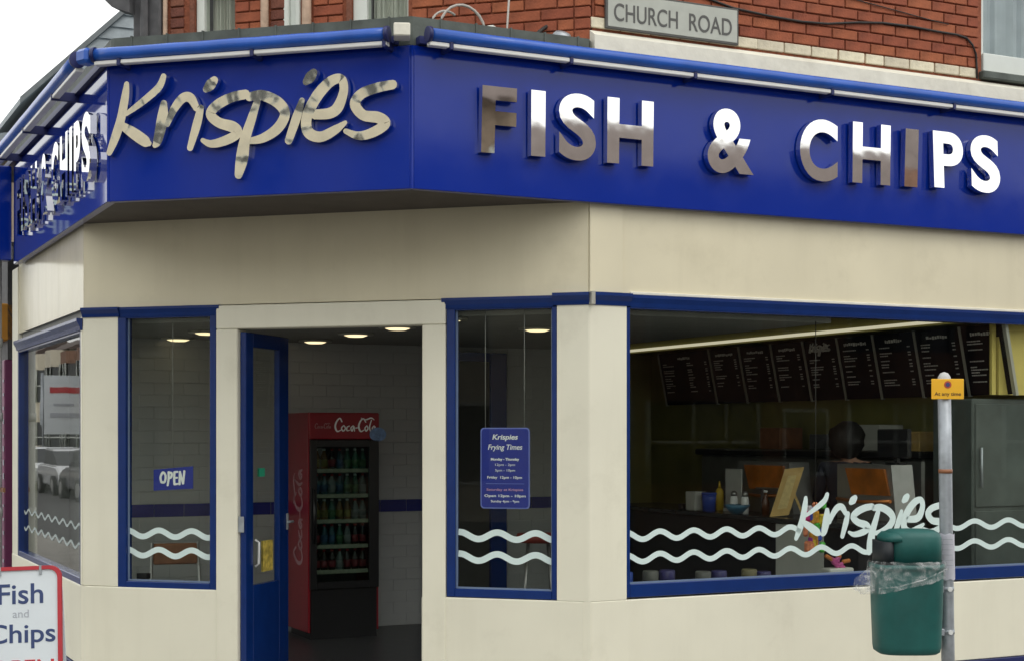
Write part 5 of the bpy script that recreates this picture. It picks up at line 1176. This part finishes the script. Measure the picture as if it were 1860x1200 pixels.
def house(name, label, f, L, D, H, wm, rm, roof=1.4, bays=(), wins=(), group='houses across the street', wz=((0.9, 2.2), (3.6, 5.0)), doorcol=None):
    t = thing(name, label, 'house', f.p(L / 2, D / 2, ROAD_Z), group)
    mb = MB(); mb.box(f, 0, L, 0, D, ROAD_Z, H); build(mb, 'wall', wm, t)
    mb = MB(); mb.wzprism(f, [(-0.3, H), (D + 0.3, H), (D / 2, H + roof)], -0.15, L + 0.15); build(mb, 'roof', rm, t)
    for u in wins:
        for z0, z1 in wz:
            mb = frame_bars(f, u, u + 1.1, z0, z1, 0.08, 0.08, 0.08, 0.08, -0.03, 0.02); w = build(mb, 'window', PVC, t)
            mb = MB(); mb.box(f, u + 0.08, u + 1.02, -0.015, -0.005, z0 + 0.08, z1 - 0.08); build(mb, 'pane', mat('far_glass', (0.05, 0.055, 0.06), 0.05), w)
    for u in bays:
        mb = MB()
        for z0, z1 in ((ROAD_Z, 0.8), (2.3, 3.3), (4.9, H)):
            mb.prism([f.p(u, 0, 0), f.p(u + 0.5, -0.8, 0), f.p(u + 1.9, -0.8, 0), f.p(u + 2.4, 0, 0)], z0, z1)
        b = build(mb, 'bay', wm, t)
        mb = MB()
        for z0, z1 in ((0.8, 2.3), (3.3, 4.9)):
            for a, c in (((u, 0), (u + 0.5, -0.8)), ((u + 0.5, -0.8), (u + 1.2, -0.8)), ((u + 1.2, -0.8), (u + 1.9, -0.8)), ((u + 1.9, -0.8), (u + 2.4, 0))):
                for q in (a, c): mb.tube([f.p(q[0], q[1], z0), f.p(q[0], q[1], z1)], 0.06, 6)
                mb.tube([f.p(a[0], a[1], (z0 + z1) / 2), f.p(c[0], c[1], (z0 + z1) / 2)], 0.04, 6)
        build(mb, 'sash_bars', PVC, b)
        mb = MB()
        for z0, z1 in ((0.8, 2.3), (3.3, 4.9)): mb.prism([f.p(u + 0.05, 0, 0), f.p(u + 0.52, -0.76, 0), f.p(u + 1.88, -0.76, 0), f.p(u + 2.35, 0, 0)], z0, z1)
        build(mb, 'pane', MATS.get('far_glass') or mat('far_glass', (0.05, 0.055, 0.06), 0.05), b)
    return t
mb = MB(); mb.box(FRA, -5.3, -3.78, 0.12, 2.2, 3.502, 4.45, 0.01); build(mb, 'side_wall', HOUSE_BROWN, nb)
mb = MB(); mb.wzprism(FRA, [(-0.10, 4.42), (2.3, 4.46), (2.3, 5.0), (1.2, 4.74), (-0.10, 4.50)], -5.35, -3.74); build(mb, 'lean_to_roof', BOARD_PALE, nb)
# ---- the other side of the side street (mirrored in the left window and the left fascia)
SO = Frame(FRA.p(-4, -11.0, 0).x, FRA.p(-4, -11.0, 0).y, 116)
wmats = [HOUSE_BROWN, HOUSE_BRICK, RENDER_C, HOUSE_BRICK, HOUSE_BROWN, RENDER_C, HOUSE_BRICK]
names = ['brown brick bay fronted house first along the side street', 'red brick bay fronted house second along the side street', 'cream rendered house third along the side street', 'red brick house fourth along the side street', 'brown brick house fifth along the side street', 'cream rendered house sixth along the side street', 'red brick house farthest along the side street']
for k in range(6):
    u0 = 36 + k * 8.4
    house('terraced_house', names[k], SO.at(u0 + 6, 0, 0, 0), 8.2, 8, 5.2 + 0.25 * (k % 3), wmats[k], TARMAC_ROOF, 1.9, (0.6, 4.8), (3.3,))
# ---- across the road on the right side and behind the camera (mirrored in the metal letters)
CO = Frame(FRC.p(26, -15.5, 0).x, FRC.p(26, -15.5, 0).y, 26 + 180)
nm2 = ['red brick house opposite the long fascia, farthest up the road', 'red brick house opposite the long fascia, middle one', 'brown brick house opposite the long fascia, nearest the junction']
for k, wm in enumerate((HOUSE_BRICK, HOUSE_BRICK, HOUSE_BROWN)):
    house('terraced_house', nm2[k], CO.at(k * 8.6, 0, 0, 0), 8.4, 9, 5.7, wm, TARMAC_ROOF, 1.9, (0.6, 5.2), (3.5,))
BO = Frame(-2.0, -16.0, 148)
house('cream_building', 'tall cream rendered building on the opposite corner of the junction', BO, 34, 10, 9.2, RENDER_C, TARMAC_ROOF, 2.0, (), (1, 3.4, 5.8, 8.2, 10.6, 13, 15.4, 17.8, 20.2, 22.6, 25, 27.4, 29.8), 'houses across the street', ((0.6, 2.4), (3.4, 5.0), (6.2, 7.8)))

def car(label, pos, deg, paint):
    f = Frame(pos[0], pos[1], deg)
    t = thing('parked_car', label, 'car', (pos[0], pos[1], ROAD_Z), 'cars parked along the side street')
    z = ROAD_Z
    low = [(-2.0, z + 0.30), (2.0, z + 0.30), (2.08, z + 0.5), (2.02, z + 0.72), (1.2, z + 0.92), (-1.75, z + 0.95), (-2.05, z + 0.75)]
    mb = MB(); mb.uzprism(f, low, -0.83, 0.83); bmesh.ops.bevel(mb.bm, geom=mb.bm.edges[:], offset=0.05, segments=2, affect='EDGES'); build(mb, 'body', paint, t)
    cabin = [(-1.6, z + 0.94), (1.05, z + 0.92), (0.35, z + 1.38), (-1.1, z + 1.42)]
    mb = MB(); mb.uzprism(f, cabin, -0.72, 0.72); build(mb, 'glasshouse', MATS['far_glass'], t)
    mb = MB(); mb.uzprism(f, [(-1.15, z + 1.40), (0.38, z + 1.37), (0.3, z + 1.43), (-1.05, z + 1.47)], -0.70, 0.70); build(mb, 'roof', paint, t)
    for u in (-1.3, 1.3):
        for w in (-0.80, 0.80):
            mb = MB(); mb.tube([f.p(u, w - 0.1, z + 0.31), f.p(u, w + 0.1, z + 0.31)], 0.31, 20); wh = build(mb, 'wheel', RUBBER, t)
            mb = MB(); s_ = -0.105 if w < 0 else 0.105; mb.tube([f.p(u, w + s_ * 0.9, z + 0.31), f.p(u, w + s_, z + 0.31)], 0.2, 16); build(mb, 'rim', STEEL_IN, wh)
    for w in (-0.6, 0.6):
        mb = MB(); mb.box(f, 2.0, 2.075, w - 0.15, w + 0.15, z + 0.6, z + 0.72, 0.01); build(mb, 'headlight', PRINT_W, t)
    return t
for k, (al, ow, pm, s_) in enumerate(((34.5, 4.4, DARK_PAINT, 'dark car parked nearest on the side street'), (39.3, 4.5, SILVER, 'silver car parked second on the side street'), (44, 4.4, SILVER, 'silver car parked third on the side street'), (49, 4.5, DARK_PAINT, 'dark car parked farthest on the side street'))):
    p = FRA.p(-al, -ow - 2.4, 0)
    car(s_, (p.x, p.y), 116 + 180 if k % 2 else 116, pm)

bn = thing('hanging_banner', 'white banner hanging across the far pavement of the side street', 'banner', SO.p(52, -1.4, 2.0))
mb = MB(); mb.box(SO, 52, 52.04, -2.4, -0.3, 1.7, 4.2, 0.01); build(mb, 'cloth', SIGN_WHITE, bn)
mb = MB(); mb.box(SO, 51.985, 51.998, -2.1, -0.7, 3.45, 3.7); build(mb, 'print_bar', RED_PRINT, bn)
mb = MB(); mb.box(SO, 51.985, 51.998, -2.0, -1.1, 2.9, 3.0); build(mb, 'print_bar', GREY_PRINT, bn)
mb = MB(); mb.box(SO, 51.985, 51.998, -2.1, -0.8, 2.4, 2.6); build(mb, 'print_bar', GREY_PRINT, bn)
mb = MB(); mb.tube([SO.p(52.02, -2.45, ROAD_Z), SO.p(52.02, -2.45, 4.3)], 0.05, 8); build(mb, 'pole', STEEL, bn)
